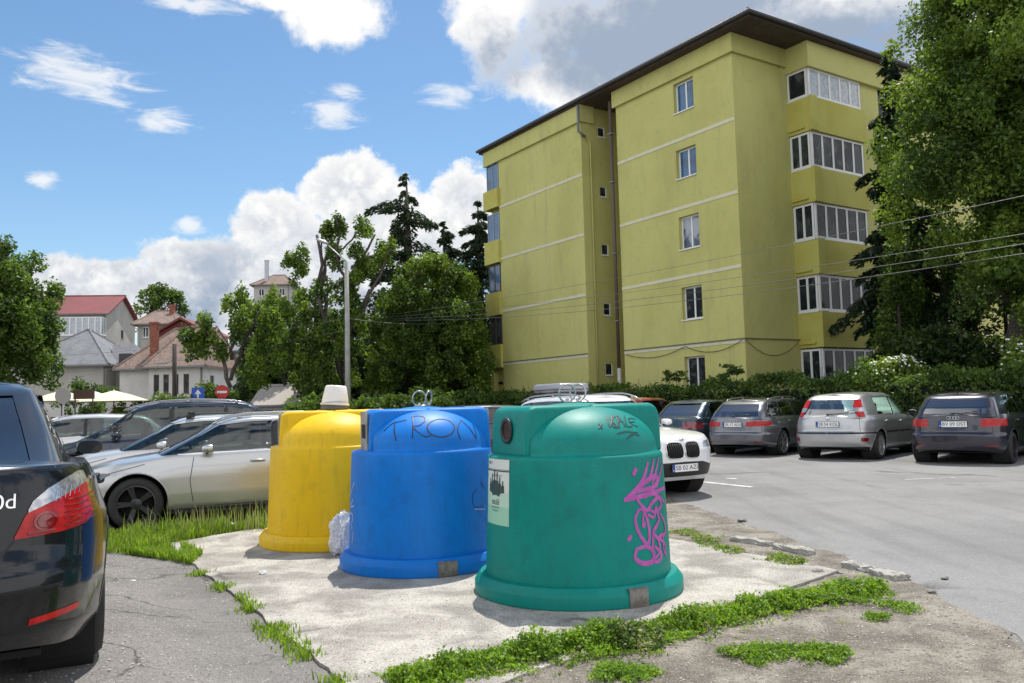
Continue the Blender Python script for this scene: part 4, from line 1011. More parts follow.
    def end_pt(s, y, z, front):
        h = s.bvh.ray_cast(Vector((9 if front else -3, y, z)), Vector((-1 if front else 1, 0, 0))); return (h[0], h[1]) if h[0] is not None else None
    def top_pt(s, x, y):
        h = s.bvh.ray_cast(Vector((x, y, 3)), Vector((0, 0, -1))); return (h[0], h[1]) if h[0] is not None else None
def dens(P, st=.04):
    out = []
    for a, c in zip(P[:-1], P[1:]):
        n = max(1, int(math.hypot(c[0]-a[0], c[1]-a[1])/st))
        out += [(a[0]+(c[0]-a[0])*i/n, a[1]+(c[1]-a[1])*i/n) for i in range(n)]
    return out+[P[-1]]
def seam(mb, fn, P, w=.009, off=.0012):
    stroke(mb, [h for h in (fn(*p) for p in dens(P)) if h], w, off)

RIMS = mat('alloy_silver', (.42, .42, .43), .3, .85); RIMD = mat('alloy_dark', (.06, .06, .065), .35, .8)
HUBC = mat('hubcap_silver', (.45, .45, .46), .35, .6)
DISC = mat('brake_disc', (.18, .17, .16), .4, .8)
def wheel(rt, x, y, side, Rw, rimR, rimm, spokes=5, wd=.21, twin=False):
    M = Matrix.Translation((x, y, Rw)) @ Matrix.Rotation(-side*math.pi/2, 4, 'X')   # local +z points outward
    t = MB(); r0 = rimR; h = wd/2
    t.lathe([(r0, -h), (r0+.02, -h-.004), (Rw-.03, -h+.0), (Rw-.006, -h+.03), (Rw, -h+.05), (Rw-.008, -.03), (Rw, -.026), (Rw, .026), (Rw-.008, .03), (Rw, h-.05), (Rw-.006, h-.03), (Rw-.03, h), (r0+.02, h+.006), (r0, h-.002), (r0-.01, h-.02), (r0-.01, -h)], 40, M, cap=False)
    w = t.build('wheel', RUBBER, rt, True)
    r = MB(); r.lathe([(r0+.004, h-.0), (r0-.012, h+.002), (r0-.02, h-.02), (r0-.03, -h*.3), (r0-.03, -h)], 40, M, cap=False)
    for k in range(spokes):
        offs = (-.10, .10) if twin else (0,)
        for o_ in offs:
            a = 2*math.pi*k/spokes+o_; A = M @ Matrix.Rotation(a, 4, 'Z'); w0, w1 = (.034, .020) if not twin else (.018, .013)
            if spokes >= 9: w0, w1 = .018, .013
            V = [(.02, -w0, h-.022), (.02, w0, h-.022), (r0-.014, w1*1.3, h-.006), (r0-.014, -w1*1.3, h-.006), (.02, -w0, h-.05), (.02, w0, h-.05), (r0-.014, w1*1.3, h-.04), (r0-.014, -w1*1.3, h-.04)]
            r.add([tuple(A @ Vector(v)) for v in V], [(0, 3, 2, 1), (0, 1, 5, 4), (2, 3, 7, 6), (1, 2, 6, 5), (3, 0, 4, 7)])
    r.lathe([(.075, h-.05), (.07, h-.018), (.045, h-.012), (.001, h-.010)], 20, M, cap=False)
    r.build('rim', rimm, w, 'auto')
    d = MB(); d.lathe([(.001, -.0), (.14, .0), (.14, -.02), (r0-.035, -.03), (r0-.035, -.035)], 24, M, cap=False); d.build('brake_disc', WELL, w)
    return w

def number_plate(rt, P, N, text, w=.50, h=.11, tilt=0.):
    """plate centred on P facing N"""
    N = Vector((N.x, N.y, 0)).normalized(); Z = Vector((0, 0, 1)); U = Z.cross(N).normalized()
    M = Matrix(((U.x, Z.x, N.x, P.x+N.x*.012), (U.y, Z.y, N.y, P.y+N.y*.012), (U.z, Z.z, N.z, P.z), (0, 0, 0, 1)))
    o = MB(); o.mi = 0; o.box(-w/2-.008, w/2+.008, -h/2-.008, h/2+.008, -.006, .003, M); o.mi = 1; o.box(-w/2, w/2, -h/2, h/2, .003, .006, M)
    o.mi = 2; o.box(-w/2, -w/2+.045, -h/2, h/2, .006, .0068, M)
    V, F = text_mesh(text, h*.86); xs_ = [v[0] for v in V]; sc = min(1.25, (w-.075)/(max(xs_)-min(xs_))); cx = (max(xs_)+min(xs_))/2
    o.mi = 0; o.add([M @ Vector(((v[0]-cx)*sc+.024, v[1], .0074)) for v in V], F)
    V, F = text_mesh('RO', .028); o.mi = 1; o.add([M @ Vector((v[0]-w/2+.0225, v[1]-.034, .0076)) for v in V], F)
    return o.build('number_plate', [INK, PLATEW, PLATEB], rt)

def make_car(name, label, S, ref, world, heading, z=0., group=None, sc=1.):
    """ref: local (x,y) that stands at the world point; heading in radians"""
    c, s_ = math.cos(heading)*sc, math.sin(heading)*sc
    ox = world[0]-(c*ref[0]-s_*ref[1]); oy = world[1]-(s_*ref[0]+c*ref[1])
    rt = empty(name, (ox, oy, z), heading, label, S.get('cat', 'car'), group); rt.scale = (sc, sc, sc)
    sh = Shell(S); L, W2 = S['L'], S['W']/2; G = S['gh']; Ra = S['Rw']+.055; dk = lambda x: lerp(S['deck'], x)
    side = lambda sh_, F: np.abs(sh_.Y[F]).mean(1) > .80
    for xa in (S['ra'], S['fa']):
        zc = S['Rw']+.005
        sh.mark('cut', [(xa+Ra*math.cos(2*math.pi*k/48), zc+Ra*math.sin(2*math.pi*k/48)) for k in range(48)], 'xz', [0], side)
    paint = S['paint']; parts = []
    for nm, poly, co, m, off, reg in S.get('marks', []):
        k = sh.mark(nm, poly, co, reg if isinstance(reg, list) else [reg], side if co == 'xz' else None)
        parts.append((nm, k, m, off, nm in ('taillight', 'headlight', 'reflector', 'fog_lamp', 'grille', 'air_intake', 'wheel_arch_trim')))
    # side glass between pillars
    z0 = lambda x: dk(x)-.035
    def zz(x, t): return z0(x)+t*(lerp(G['roof'], x)-z0(x))
    t0, t1 = G.get('gs', (.13, .84)); cp = G.get('cp', .22)
    for xa, xb in G['glass']:
        fr = []; re = []
        for t in np.linspace(t0, t1, 9):
            xf = min(xb, lerp(G['xf'], t)-G.get('ap', .17)); xr = max(xa, lerp(G['xr'], t)+cp)
            if xf-xr > .03: fr.append((xf, zz(xf, t))); re.append((xr, zz(xr, t)))
        if len(fr) < 3: continue
        topl = [(x, zz(x, t1)) for x in np.linspace(fr[-1][0], re[-1][0], 8)[1:-1]]
        poly = fr+topl+re[::-1]
        k = sh.mark('window', poly, 'xz', [2], lambda s2, F: (np.abs(s2.Y[F]).mean(1) > .6)); parts.append(('window', k, S.get('glassm', GLASS), -.010, True))
    gx = [x for q in G['glass'] for x in q]; fr = []; re = []
    for t in np.linspace(t0-.035, t1+.03, 11):
        xf = min(max(gx)+.1, lerp(G['xf'], t)-G.get('ap', .17)+.035); xr = max(min(gx)-.03, lerp(G['xr'], t)+cp-.03)
        if xf-xr > .05: fr.append((xf, zz(xf, t))); re.append((xr, zz(xr, t)))
    topl = [(x, zz(x, t1+.03)) for x in np.linspace(fr[-1][0], re[-1][0], 14)[1:-1]]; botl = [(x, zz(x, t0-.035)) for x in np.linspace(re[0][0], fr[0][0], 14)[1:-1]]
    k = sh.mark('window_surround', fr+topl+re[::-1]+botl, 'xz', [2], lambda s2, F: (np.abs(s2.Y[F]).mean(1) > .6)); parts.append(('window_surround', k, BLACKP, -.003, True))
    k = sh.band('windscreen', True, G.get('wy', .90), .08, G.get('wt', .93)); parts.append(('windscreen', k, GLASS, -.008, False))
    k = sh.band('rear_window', False, G.get('ry', .84), G.get('r0', .14), G.get('r1', .86)); parts.append(('rear_window', k, S.get('rglass', GLASS_D), -.008, False))
    body = sh.part(0, 'body', paint, rt)
    for nm, k, m, off, both in parts:
        for sd_ in ((1, -1) if both else (None,)):
            sh.part(k, nm, m, rt, off, sd_)
    # wheels, wells, arch lips
    yw = W2-.115
    for xa in (S['ra'], S['fa']):
        for sd_ in (1, -1):
            lip = MB()
            wheel(rt, xa, sd_*yw, sd_, S['Rw'], S.get('rim', S['Rw']-.10), S.get('rimm', RIMS), S.get('spokes', 5), .215, S.get('twin', False))
            M = Matrix.Translation((xa, 0, S['Rw']+.005)) @ Matrix.Rotation(-sd_*math.pi/2, 4, 'X'); q = MB()
            q.lathe([(Ra+.004, W2-.05), (Ra+.004, W2-.34), (.001, W2-.34)], 36, M, cap=False); q.build('wheel_well', WELL, rt)
            ar = []
            for d in range(-38, 219, 8):
                a = R(d); px, pz = xa+(Ra+.012)*math.cos(a), S['Rw']+.005+(Ra+.012)*math.sin(a)
                if pz < lerp(S['bot'], px)+.01: continue
                h = sh.side_pt(px, pz, sd_)
                if h and abs(h[0].y) > W2*.945: ar.append((xa+Ra*math.cos(a), h[0].y-sd_*.004, S['Rw']+.005+Ra*math.sin(a)))
            if len(ar) > 4: lip.tube(ar, .010, 6); lip.build('arch_lip', S.get('lipm', paint), rt, True)
    ub = MB(); ub.box(.35, L-.38, -W2+.27, W2-.27, lerp(S['bot'], L/2)+.03, lerp(S['bot'], L/2)+.06)
    ub.box(S['ra']+Ra, S['fa']-Ra, -W2+.05, W2-.05, lerp(S['bot'], L/2)+.005, lerp(S['bot'], L/2)+.05); ub.build('underbody', WELL, rt)
    # seams
    def gap(f, P):
        se = MB(); seam(se, f, P)
        if se.V: se.build('panel_gap', INK, rt)
    for sd_ in (1, -1):
        for P in S.get('seams', []): gap(lambda x, z_: sh.side_pt(x, z_, sd_), P)
    for P in S.get('rseams', []):
        gap(lambda y, z_: sh.end_pt(y, z_, False), P); gap(lambda y, z_: sh.end_pt(-y, z_, False), P)
    for m, w_, PP in S.get('trims', []):
        tr = MB()
        for sd_ in (1, -1): 
            for P in PP: seam(tr, lambda x, z_: sh.side_pt(x, z_, sd_), P, w_, .006)
        tr.build('side_trim', m, rt)
    # rubber surround on every screen
    # handles
    for x, z_ in S.get('handles', []):
        for sd_ in (1, -1):
            h = sh.side_pt(x, z_, sd_)
            if not h: continue
            o = MB(); p = h[0]; o.tube([(p.x-.10, p.y+sd_*.004, p.z-.004), (p.x-.08, p.y+sd_*.028, p.z), (p.x, p.y+sd_*.034, p.z+.004), (p.x+.07, p.y+sd_*.028, p.z), (p.x+.09, p.y+sd_*.004, p.z-.002)], [.010, .014, .015, .014, .010], 8)
            o.build('door_handle', S.get('handlem', paint), rt, True)
    # mirrors
    mx, mz = S['mirror']
    for sd_ in (1, -1):
        h = sh.side_pt(mx, mz-.04, sd_); yy = (h[0].y if h else sd_*W2*.9)
        V = []; F = []
        o = MB(); prof = [(-.06, .90, .90), (-.045, 1., 1.), (-.01, 1., 1.), (.03, .93, .88), (.06, .72, .66), (.078, .35, .3)]
        n = 14
        for dx, a, b_ in prof:
            for q in range(n):
                th = 2*math.pi*q/n; cx_ = abs(math.cos(th))**.6*math.copysign(1, math.cos(th)); sz_ = abs(math.sin(th))**.7*math.copysign(1, math.sin(th))
                V.append((mx+dx, yy+sd_*.135+cx_*.092*a, mz+.03+sz_*.054*b_))
        for i in range(len(prof)-1): F += [(i*n+q, i*n+(q+1) % n, (i+1)*n+(q+1) % n, (i+1)*n+q) for q in range(n)]
        F.append(tuple(range((len(prof)-1)*n, len(prof)*n)))
        o.add(V, F); mo = o.build('mirror', S.get('mirrorm', paint), rt, True)
        o = MB(); o.tube([(mx, yy-sd_*.03, mz-.035), (mx+.005, yy+sd_*.09, mz-.015)], .018, 8); o.build('mirror_arm', BLACKP, mo, True)
        o = MB(); o.add(V[:n], [tuple(range(n))]); o.V = [(mx-.068, v[1], v[2]) for v in o.V]; o.build('mirror_glass', PANE, mo)
    # rails, bars
    if 'rails' in S:
        x0, x1, m = S['rails']
        for sd_ in (1, -1):
            o = MB(); wr = lerp(G['w'], .96)*.93; pts = []
            for x in np.linspace(x0, x1, 14):
                pts.append((x, sd_*wr, lerp(G['roof'], x)+.045-.045*(abs((x-(x0+x1)/2)/((x1-x0)/2))**6)))
            o.tube(pts, .013, 8); 
            for x in (x0+.25, (x0+x1)/2, x1-.25): o.box(x-.03, x+.03, sd_*wr-.008, sd_*wr+.008, lerp(G['roof'], x)-.02, lerp(G['roof'], x)+.04)
            o.build('roof_rail', m, rt, True)
    for xb in S.get('bars', []):
        wr = lerp(G['w'], .96)*.93; z_ = lerp(G['roof'], xb)+.085; o = MB()
        o.box(xb-.035, xb+.035, -wr-.06, wr+.06, z_-.012, z_+.014)
        for sd_ in (1, -1): o.box(xb-.05, xb+.05, sd_*wr-.04, sd_*wr+.04, z_-.07, z_+.018)
        o.build('roof_bar', S.get('barm', BLACKP), rt, bevel=.008)
    # plates, wipers, badge
    if 'rplate' in S:
        z_, txt = S['rplate']; h = sh.end_pt(0, z_, False); number_plate(rt, Vector((min(h[0].x, sh.end_pt(.2, z_, False)[0].x)-.004, 0, z_)), Vector((-1, 0, 0)), txt)
    if 'fplate' in S:
        z_, txt = S['fplate']; h = sh.end_pt(0, z_, True); number_plate(rt, Vector((h[0].x+.006, 0, z_)), Vector((1, 0, 0)), txt)
    if 'rwiper' in S:
        z_ = S['rwiper']; o = MB(); a = [sh.end_pt(y, z_+dz, False) for y, dz in ((.02, 0), (-.14, .02), (-.30, .035), (-.42, .045))]
        if all(a):
            o.tube([q[0]+q[1]*.03 for q in a], .011, 6); o.lathe([(.001, 0), (.03, 0), (.026, .02), (.001, .03)], 12, Matrix.Translation(a[0][0]+a[0][1]*.02)); o.build('wiper', BLACKP, rt, True)
    if 'badge' in S:
        z_, m = S['badge']; h = sh.end_pt(0, z_, S.get('badge_front', False)); o = MB()
        sg = 1 if S.get('badge_front') else -1
        if S.get('badge_kind') == 'rings':
            for k in range(4):
                cy = (k-1.5)*.052; o.tube([(h[0].x+sg*.012, cy+.033*math.cos(a), z_+.033*math.sin(a)) for a in [2*math.pi*i/20 for i in range(20)]], .0045, 5, closed=True)
        else:
            Mx = Matrix.Translation((h[0].x+sg*.004, 0, z_)) @ Matrix.Rotation(sg*math.pi/2, 4, 'Y'); o.lathe([(.041, 0), (.041, .007), (.034, .011), (.001, .011)], 24, Mx, cap=False)
        o.build('badge', m, rt, True)
    # seats, dash and steering wheel seen through the glass
    bz = dk(L*.5); x_d = lerp(G['xf'], 0)-.75; k = 0
    for row, xs_ in enumerate((x_d-.55, x_d-1.42)):
        if xs_ < lerp(G['xr'], 0)+.3: continue
        for yy in (-.38, .38):
            o = MB(); o.box(xs_-.02, xs_+.45, yy-.23, yy+.23, .38, .56); 
            M = Matrix.Translation((xs_, yy, .55)) @ Matrix.Rotation(R(-16), 4, 'Y'); o.box(-.13, .0, -.23, .23, -.05, bz-.55+.12, M); o.box(-.10, -.02, -.12, .12, bz-.55+.15, bz-.55+.33, M)
            o.build('seat', SEATM, rt, bevel=.04)
    o = MB(); o.box(x_d+.12, x_d+.55, -W2+.2, W2-.2, .6, dk(x_d+.3)-.02); o.build('dashboard', BLACKP, rt, bevel=.05)
    o = MB(); M = Matrix.Translation((x_d+.02, .38, bz-.06)) @ Matrix.Rotation(R(-65), 4, 'Y'); o.tube([M @ Vector((.18*math.cos(a), .18*math.sin(a), 0)) for a in [2*math.pi*i/24 for i in range(24)]], .014, 6, closed=True); o.build('steering_wheel', BLACKP, rt, True)
    return rt, sh, body
def paintm(name, col, metal=.55, rough=.32, dust=.15):
    return mat('paint_'+name, col, rough, metal, coat=1.0, var=[(2.2, .45, .75, [min(1, c*.8+.03) for c in col], dust)])
P_BLACK = paintm('black', (.005, .006, .008), .0, .25, .1); MATS['paint_black'].node_tree.nodes['Principled BSDF'].inputs['Coat Weight'].default_value = .55; MATS['paint_black'].node_tree.nodes['Principled BSDF'].inputs['Specular IOR Level'].default_value = .2; P_SILV = paintm('silver', (.50, .50, .49), .75, .36); P_SILV2 = paintm('pale_silver', (.62, .62, .60), .55, .38); P_NAVY = paintm('navy', (.022, .032, .055), .5)
P_WHITE = paintm('white', (.76, .76, .76), .0, .35); P_RED = paintm('red', (.32, .022, .016), .2); P_TEAL = paintm('dark_blue_green', (.014, .036, .06), .4); P_GREY = paintm('grey', (.15, .155, .17), .65); P_HATCH = paintm('hatch_silver', (.46, .46, .46), .7, .38)
P_DARK = paintm('dark_violet', (.026, .024, .038), .4, .3); P_CHAR = paintm('charcoal', (.03, .032, .036), .4)

def base_spec(kind, **kw):
    if kind == 'hatch':
        L = 4.32
        S = dict(L=L, W=1.82, Rw=.315, ra=.80, fa=3.45, mirror=(2.98, .97), plan=(9, 2.4, 8, 2.2),
            rx=[(.18, .20), (.30, .05), (.42, 0), (.60, .0), (.65, .055), (.8, .075), (.97, .12)], fx=[(.18, .14), (.3, .02), (.48, 0), (.6, .04), (.7, .12)],
            ws=[(.18, .82), (.28, .885), (.45, .905), (.70, .91), (.86, .895), (.94, .86), (1.0, .815)], bot=[(0, .30), (.35, .22), (.9, .19), (3.6, .19), (4.0, .19), (L, .24)],
            deck=[(0, .96), (.5, .98), (1.5, .965), (3.2, .93), (3.4, .90), (3.85, .83), (4.15, .74), (L, .67)],
            gh=dict(xr=[(0, .13), (.45, .24), (.85, .42), (.96, .52), (1, .62)], xf=[(0, 3.42), (.5, 3.02), (.9, 2.62), (1, 2.45)], w=[(0, .82), (.3, .775), (.6, .72), (.85, .665), (.94, .635), (1, .56)],
                    roof=[(.4, 1.40), (.9, 1.455), (1.6, 1.485), (2.2, 1.475), (2.7, 1.42), (3.4, 1.3)], glass=[(2.12, 3.3), (1.12, 2.04)], cp=.40))
        S['seams'] = [[(2.08, .30), (2.08, .95), (2.10, 1.38)], [(3.02, .32), (3.05, .60), (2.98, .92)], [(1.22, .62), (1.10, .78), (1.06, .96)], [(2.9, .27), (1.25, .27)], [(3.30, .85), (4.05, .66)]]
        S['handles'] = [(2.28, .82), (1.26, .85)]
        S['rseams'] = [[(.66, .64), (.64, .95), (.60, 1.05)], [(0, .635), (.66, .635)]]
    elif kind in ('wagon', 'suv', 'van'):
        L = 4.72
        S = dict(L=L, W=1.83, Rw=.325, ra=1.04, fa=3.85, mirror=(2.98, .985), plan=(9, 2.3, 9, 2.15),
            rx=[(.18, .20), (.30, .05), (.42, 0), (.58, .0), (.63, .05), (.8, .07), (.97, .12)], fx=[(.18, .15), (.3, .02), (.48, 0), (.62, .03), (.7, .1)],
            ws=[(.18, .82), (.28, .885), (.45, .905), (.66, .915), (.74, .912), (.80, .902), (.94, .86), (1.0, .815)], bot=[(0, .32), (.4, .24), (1.0, .19), (4.0, .19), (4.4, .19), (L, .24)],
            deck=[(0, .95), (.6, .975), (2, .96), (3.4, .93), (3.62, .91), (4.1, .85), (4.5, .76), (L, .68)],
            gh=dict(xr=[(0, .14), (.45, .30), (.85, .55), (.96, .66), (1, .76)], xf=[(0, 3.86), (.5, 3.36), (.9, 2.92), (1, 2.77)], w=[(0, .82), (.3, .775), (.6, .715), (.85, .65), (.94, .62), (1, .55)],
                    roof=[(.5, 1.35), (1.0, 1.40), (1.8, 1.43), (2.4, 1.425), (2.9, 1.37), (3.7, 1.2)], glass=[(2.14, 3.7), (1.32, 2.06), (.6, 1.24)], cp=.30))
        S['seams'] = [[(2.10, .30), (2.10, .95), (2.12, 1.33)], [(3.16, .32), (3.20, .60), (3.15, .92)], [(1.50, .64), (1.36, .78), (1.28, .96)], [(3.1, .26), (1.55, .26)], [(3.75, .84), (4.45, .67)]]
        S['handles'] = [(2.34, .83), (1.50, .86)]
        S['rseams'] = [[(.70, .61), (.66, .94), (.60, 1.02)], [(0, .605), (.70, .605)]]
    elif kind == 'sedan':
        L = 4.84
        S = dict(L=L, W=1.85, Rw=.325, ra=1.13, fa=4.02, mirror=(3.42, .98), plan=(8.5, 2.25, 8, 2.2), N=420, NZ=60, NG=320,
            rx=[(.20, .20), (.30, .06), (.40, .0), (.56, .0), (.62, .015), (.665, .05), (.72, .075), (.90, .095), (1.02, .12), (1.05, .16)], fx=[(.18, .15), (.3, .02), (.48, 0), (.62, .04), (.7, .12)],
            ws=[(.18, .83), (.28, .895), (.45, .918), (.62, .925), (.74, .922), (.80, .908), (.90, .885), (.97, .85), (1.04, .80)], bot=[(0, .34), (.35, .26), (.9, .19), (4.2, .19), (4.5, .19), (L, .24)],
            deck=[(0, 1.035), (.15, 1.045), (.6, 1.03), (1.2, .99), (2, .965), (3.4, .93), (3.75, .91), (4.2, .86), (4.6, .77), (L, .68)],
            gh=dict(xr=[(0, .62), (.4, 1.02), (.8, 1.42), (.93, 1.60), (1, 1.78)], xf=[(0, 3.85), (.5, 3.35), (.9, 2.93), (1, 2.78)], w=[(0, .80), (.3, .765), (.6, .71), (.85, .65), (.94, .62), (1, .55)],
                    roof=[(.5, 1.30), (1.2, 1.38), (1.8, 1.445), (2.2, 1.465), (2.6, 1.455), (3.1, 1.38), (3.8, 1.2)], glass=[(2.38, 3.7), (1.5, 2.30)], cp=.28, r0=.16, r1=.90))
        S['seams'] = [[(2.34, .30), (2.34, .95), (2.36, 1.36)], [(3.46, .32), (3.46, .60), (3.4, .92)], [(1.60, .66), (1.50, .80), (1.44, .97)], [(3.3, .26), (1.6, .26)]]
        S['handles'] = [(2.56, .84), (1.66, .87)]; S['rseams'] = []
    if kind == 'suv':
        S.update(L=4.44, Rw=.345, ra=.86, fa=3.53, mirror=(3.0, 1.10), flare=.03)
        L = 4.44
        S['bot'] = [(0, .40), (.4, .30), (.9, .25), (3.7, .25), (4.1, .25), (L, .30)]
        S['fx'] = [(.25, .20), (.36, .05), (.52, 0), (.72, .0), (.84, .04), (.90, .10)]; S['rx'] = [(.3, .15), (.5, 0), (.7, .02), (1.05, .10)]
        S['ws'] = [(.25, .85), (.34, .90), (.55, .915), (.80, .918), (.97, .89), (1.06, .84)]
        S['deck'] = [(0, 1.06), (.6, 1.08), (2, 1.05), (3.05, 1.03), (3.3, 1.03), (3.8, .985), (4.2, .93), (L, .865)]
        S['gh'].update(xr=[(0, .12), (.5, .30), (.9, .5), (1, .65)], xf=[(0, 3.36), (.5, 2.98), (.9, 2.62), (1, 2.5)], roof=[(.5, 1.53), (1, 1.59), (1.7, 1.61), (2.3, 1.60), (2.7, 1.53), (3.4, 1.35)], glass=[(1.98, 3.2), (1.12, 1.90), (.4, 1.02)], cp=.28)
        S['seams'] = [[(1.94, .36), (1.94, 1.05), (1.96, 1.5)], [(2.98, .38), (3.0, 1.0)]]; S['handles'] = [(2.15, .93), (1.25, .95)]; S['rseams'] = []
    if kind == 'van':
        S.update(L=4.55, Rw=.33, ra=.85, fa=3.6, mirror=(3.08, 1.08), W=1.85)
        L = 4.55
        S['deck'] = [(0, 1.04), (.6, 1.06), (2, 1.04), (3.3, .99), (3.65, .97), (4.0, .91), (4.3, .83), (L, .74)]
        S['ws'] = [(.18, .82), (.28, .89), (.5, .915), (.8, .92), (.97, .89), (1.06, .84)]
        S['gh'].update(xr=[(0, .12), (.5, .20), (.9, .36), (1, .5)], xf=[(0, 4.10), (.5, 3.45), (.9, 2.92), (1, 2.72)], roof=[(.4, 1.62), (.9, 1.69), (1.7, 1.72), (2.3, 1.70), (2.8, 1.61), (3.8, 1.3)],
                       glass=[(3.12, 3.5), (2.12, 3.04), (1.10, 2.04), (.3, 1.02)], cp=.20, w=[(0, .83), (.3, .80), (.6, .76), (.85, .70), (.94, .67), (1, .60)])
        S['handles'] = [(2.25, .92), (1.2, .94)]
    S['marks'] = []
    S['paint'] = P_SILV
    for k, v in kw.items():
        if k == 'gh': S['gh'].update(v)
        else: S[k] = v
    return S

# ---- black saloon, foreground left
lamp_red = [(.565, .745), (.80, .75), (.98, .765), (1.05, .80), (1.06, .945), (.98, .935), (.84, .905), (.72, .875), (.62, .845)]
lamp_clr = [(.62, .845), (.72, .875), (.84, .905), (.98, .935), (1.06, .945), (1.07, .995), (.98, .998), (.84, .972), (.74, .94), (.66, .895)]
S = base_spec('sedan', gh=dict(xr=[(0, .58), (.4, 1.05), (.8, 1.52), (.93, 1.72), (1, 1.92)], w=[(0, .775), (.3, .715), (.6, .645), (.85, .575), (.94, .545), (1, .47)]), paint=P_BLACK, rimm=RIMS, rim=.225, rplate=(.70, 'SB 10 LXD'), badge=(.93, CHROME), mirrorm=P_BLACK, rglass=glass_mat('rear_glass_clear', (.85, 1., 1.), .62, .02, 2.0),
    marks=[('taillight', lamp_red, 'uz', REDLENS, .004, 0), ('taillight', lamp_clr, 'uz', CLRLENS, .0045, 0), ('reflector', [(.66, .392), (.95, .402), (.95, .430), (.66, .420)], 'uz', REDLENS, .003, 0),
           ('bumper_insert', [(0, .20), (.62, .20), (.60, .30), (0, .30)], 'uz', BLACKP, -.004, 0)],
    rseams=[[(0, .665), (.50, .672), (.555, .74)], [(.575, .76), (.63, .85), (.66, .90), (.68, .97), (.70, 1.03)]],
    trims=[(CHROME, .012, [])])
bmw, sh_b, _ = make_car('parked_car', 'black saloon with red rear lamps, nearest car at the left edge', S, (.20, -.86), (-1.90, 3.80), R(118), .20, sc=1.035)
o = MB()
V, F = text_mesh('530d', .085)
pts = [sh_b.end_pt(0, .80, False)]
for v in V:
    h = sh_b.end_pt(-.475-v[0], .90+v[1], False); y = -.475-v[0]
    o.V.append(tuple(h[0]+h[1]*.004) if h else (0, y, .9))
o.F = [tuple(f) for f in F]; o.M = [0]*len(F); o.build('boot_lettering', CHROME, bmw)
tl = [c for c in bmw.children if c.name.startswith('taillight') and max(v.co.y for v in c.data.vertices) < 0][0]
def on_rear(y, z_, off): h = sh_b.end_pt(y, z_, False); return h[0]+h[1]*off
for r0_, r1_, m_ in ((.0, .030, DREDLENS), (.034, .044, DREDLENS)):
    o = MB(); n = 28; V = [on_rear(-.665+r*math.cos(2*math.pi*i/n), .805+r*.9*math.sin(2*math.pi*i/n), .0065) for r in (max(r0_, .001), r1_) for i in range(n)]
    o.add(V, [(i, (i+1) % n, n+(i+1) % n, n+i) for i in range(n)]); o.build('lamp_bulb', m_, tl)
for k in range(5):
    z_ = .775+k*.026; h = [sh_b.end_pt(y, z_+(y+.74)*-.08, False) for y in np.linspace(-.735, -.86, 9)]; o = MB(); stroke(o, [q for q in h if q], .006, .0065); o.build('lamp_rib', DREDLENS, tl)
for k in range(9):
    y = -.70-k*.018; a = sh_b.end_pt(y, .882+k*.004, False); c_ = sh_b.end_pt(y-.006, .925+k*.006, False); o = MB(); stroke(o, [a, c_], .004, .0065); o.build('lamp_rib', CHROME, tl)
h = [sh_b.end_pt(y, .762, False) for y in np.linspace(-.60, -.70, 6)]; o = MB(); stroke(o, h, .014, .0065); o.build('lamp_marking', mat('lamp_marking_grey', (.25, .03, .03), .4), tl)

# ---- silver estate and the cars parked beside it, seen from their left side
HL = [(.38, .60), (.62, .585), (.98, .64), (1.16, .735), (1.02, .745), (.70, .705), (.40, .66)]
def estate_marks(hl=CLRLENS): return [('headlight', HL, 'fz', hl, .003, 0), ('grille', [(.0, .36), (.22, .36), (.30, .60), (.27, .68), (0, .68)], 'fz', BLACKP, .002, 0), ('air_intake', [(.42, .26), (.80, .26), (.80, .38), (.46, .38)], 'fz', BLACKP, .001, 0)]
hd = math.atan2(-.375, -.927)
S = base_spec('wagon', paint=P_SILV, rimm=RIMD, rim=.235, twin=True, marks=estate_marks(mat('headlamp_dark', (.10, .10, .11), .15, .5, coat=1.)), fplate=(.46, 'SB 27 AMG'), Rw=.335, trims=[(CHROME, .014, [[(.8, .985), (1.6, .975), (3.35, .945)]])], rails=(1.0, 2.8, RIMS))
make_car('parked_car', 'silver estate car with dark alloy wheels facing left behind the tall grass', S, (3.85, .80), (-4.95, 10.95), hd)
S = base_spec('wagon', paint=P_SILV2, rimm=RIMS, marks=estate_marks(), rails=(.9, 2.85, BLACKP), bars=[2.55, 1.35], barm=BLACKP, fplate=(.46, 'SB 08 WNT'))
make_car('parked_car', 'pale silver estate with black roof bars beyond the nearest silver estate', S, (3.70, 0), (-6.42, 13.40), hd)
S = base_spec('van', paint=P_NAVY, rimm=RIMS, marks=[('headlight', [(.40, .66), (.9, .66), (1.25, .82), (.9, .82), (.42, .74)], 'fz', CLRLENS, .003, 0), ('grille', [(.0, .44), (.5, .44), (.5, .56), (0, .56)], 'fz', BLACKP, .001, 0)], rails=(.6, 2.95, RIMS), fplate=(.46, 'SB 44 DKR'))
make_car('parked_car', 'dark blue people carrier with silver roof rails behind the two silver estates', S, (3.82, 0), (-8.65, 16.5), hd)
S = base_spec('wagon', paint=P_SILV2, marks=estate_marks(), gh=dict(roof=[(.5, 1.40), (1.0, 1.46), (1.8, 1.5), (2.4, 1.49), (2.9, 1.42), (3.7, 1.2)]))
make_car('parked_car', 'light grey car with dark side glass beyond the dark blue people carrier', S, (3.70, 0), (-12.3, 20.6), hd)
S = base_spec('hatch', paint=P_WHITE, marks=[('headlight', [(.4, .6), (.9, .6), (1.1, .72), (.5, .68)], 'fz', CLRLENS, .003, 0)])
make_car('parked_car', 'white hatchback farthest left, below the round sign post', S, (3.4, 0), (-14.8, 25.0), hd)
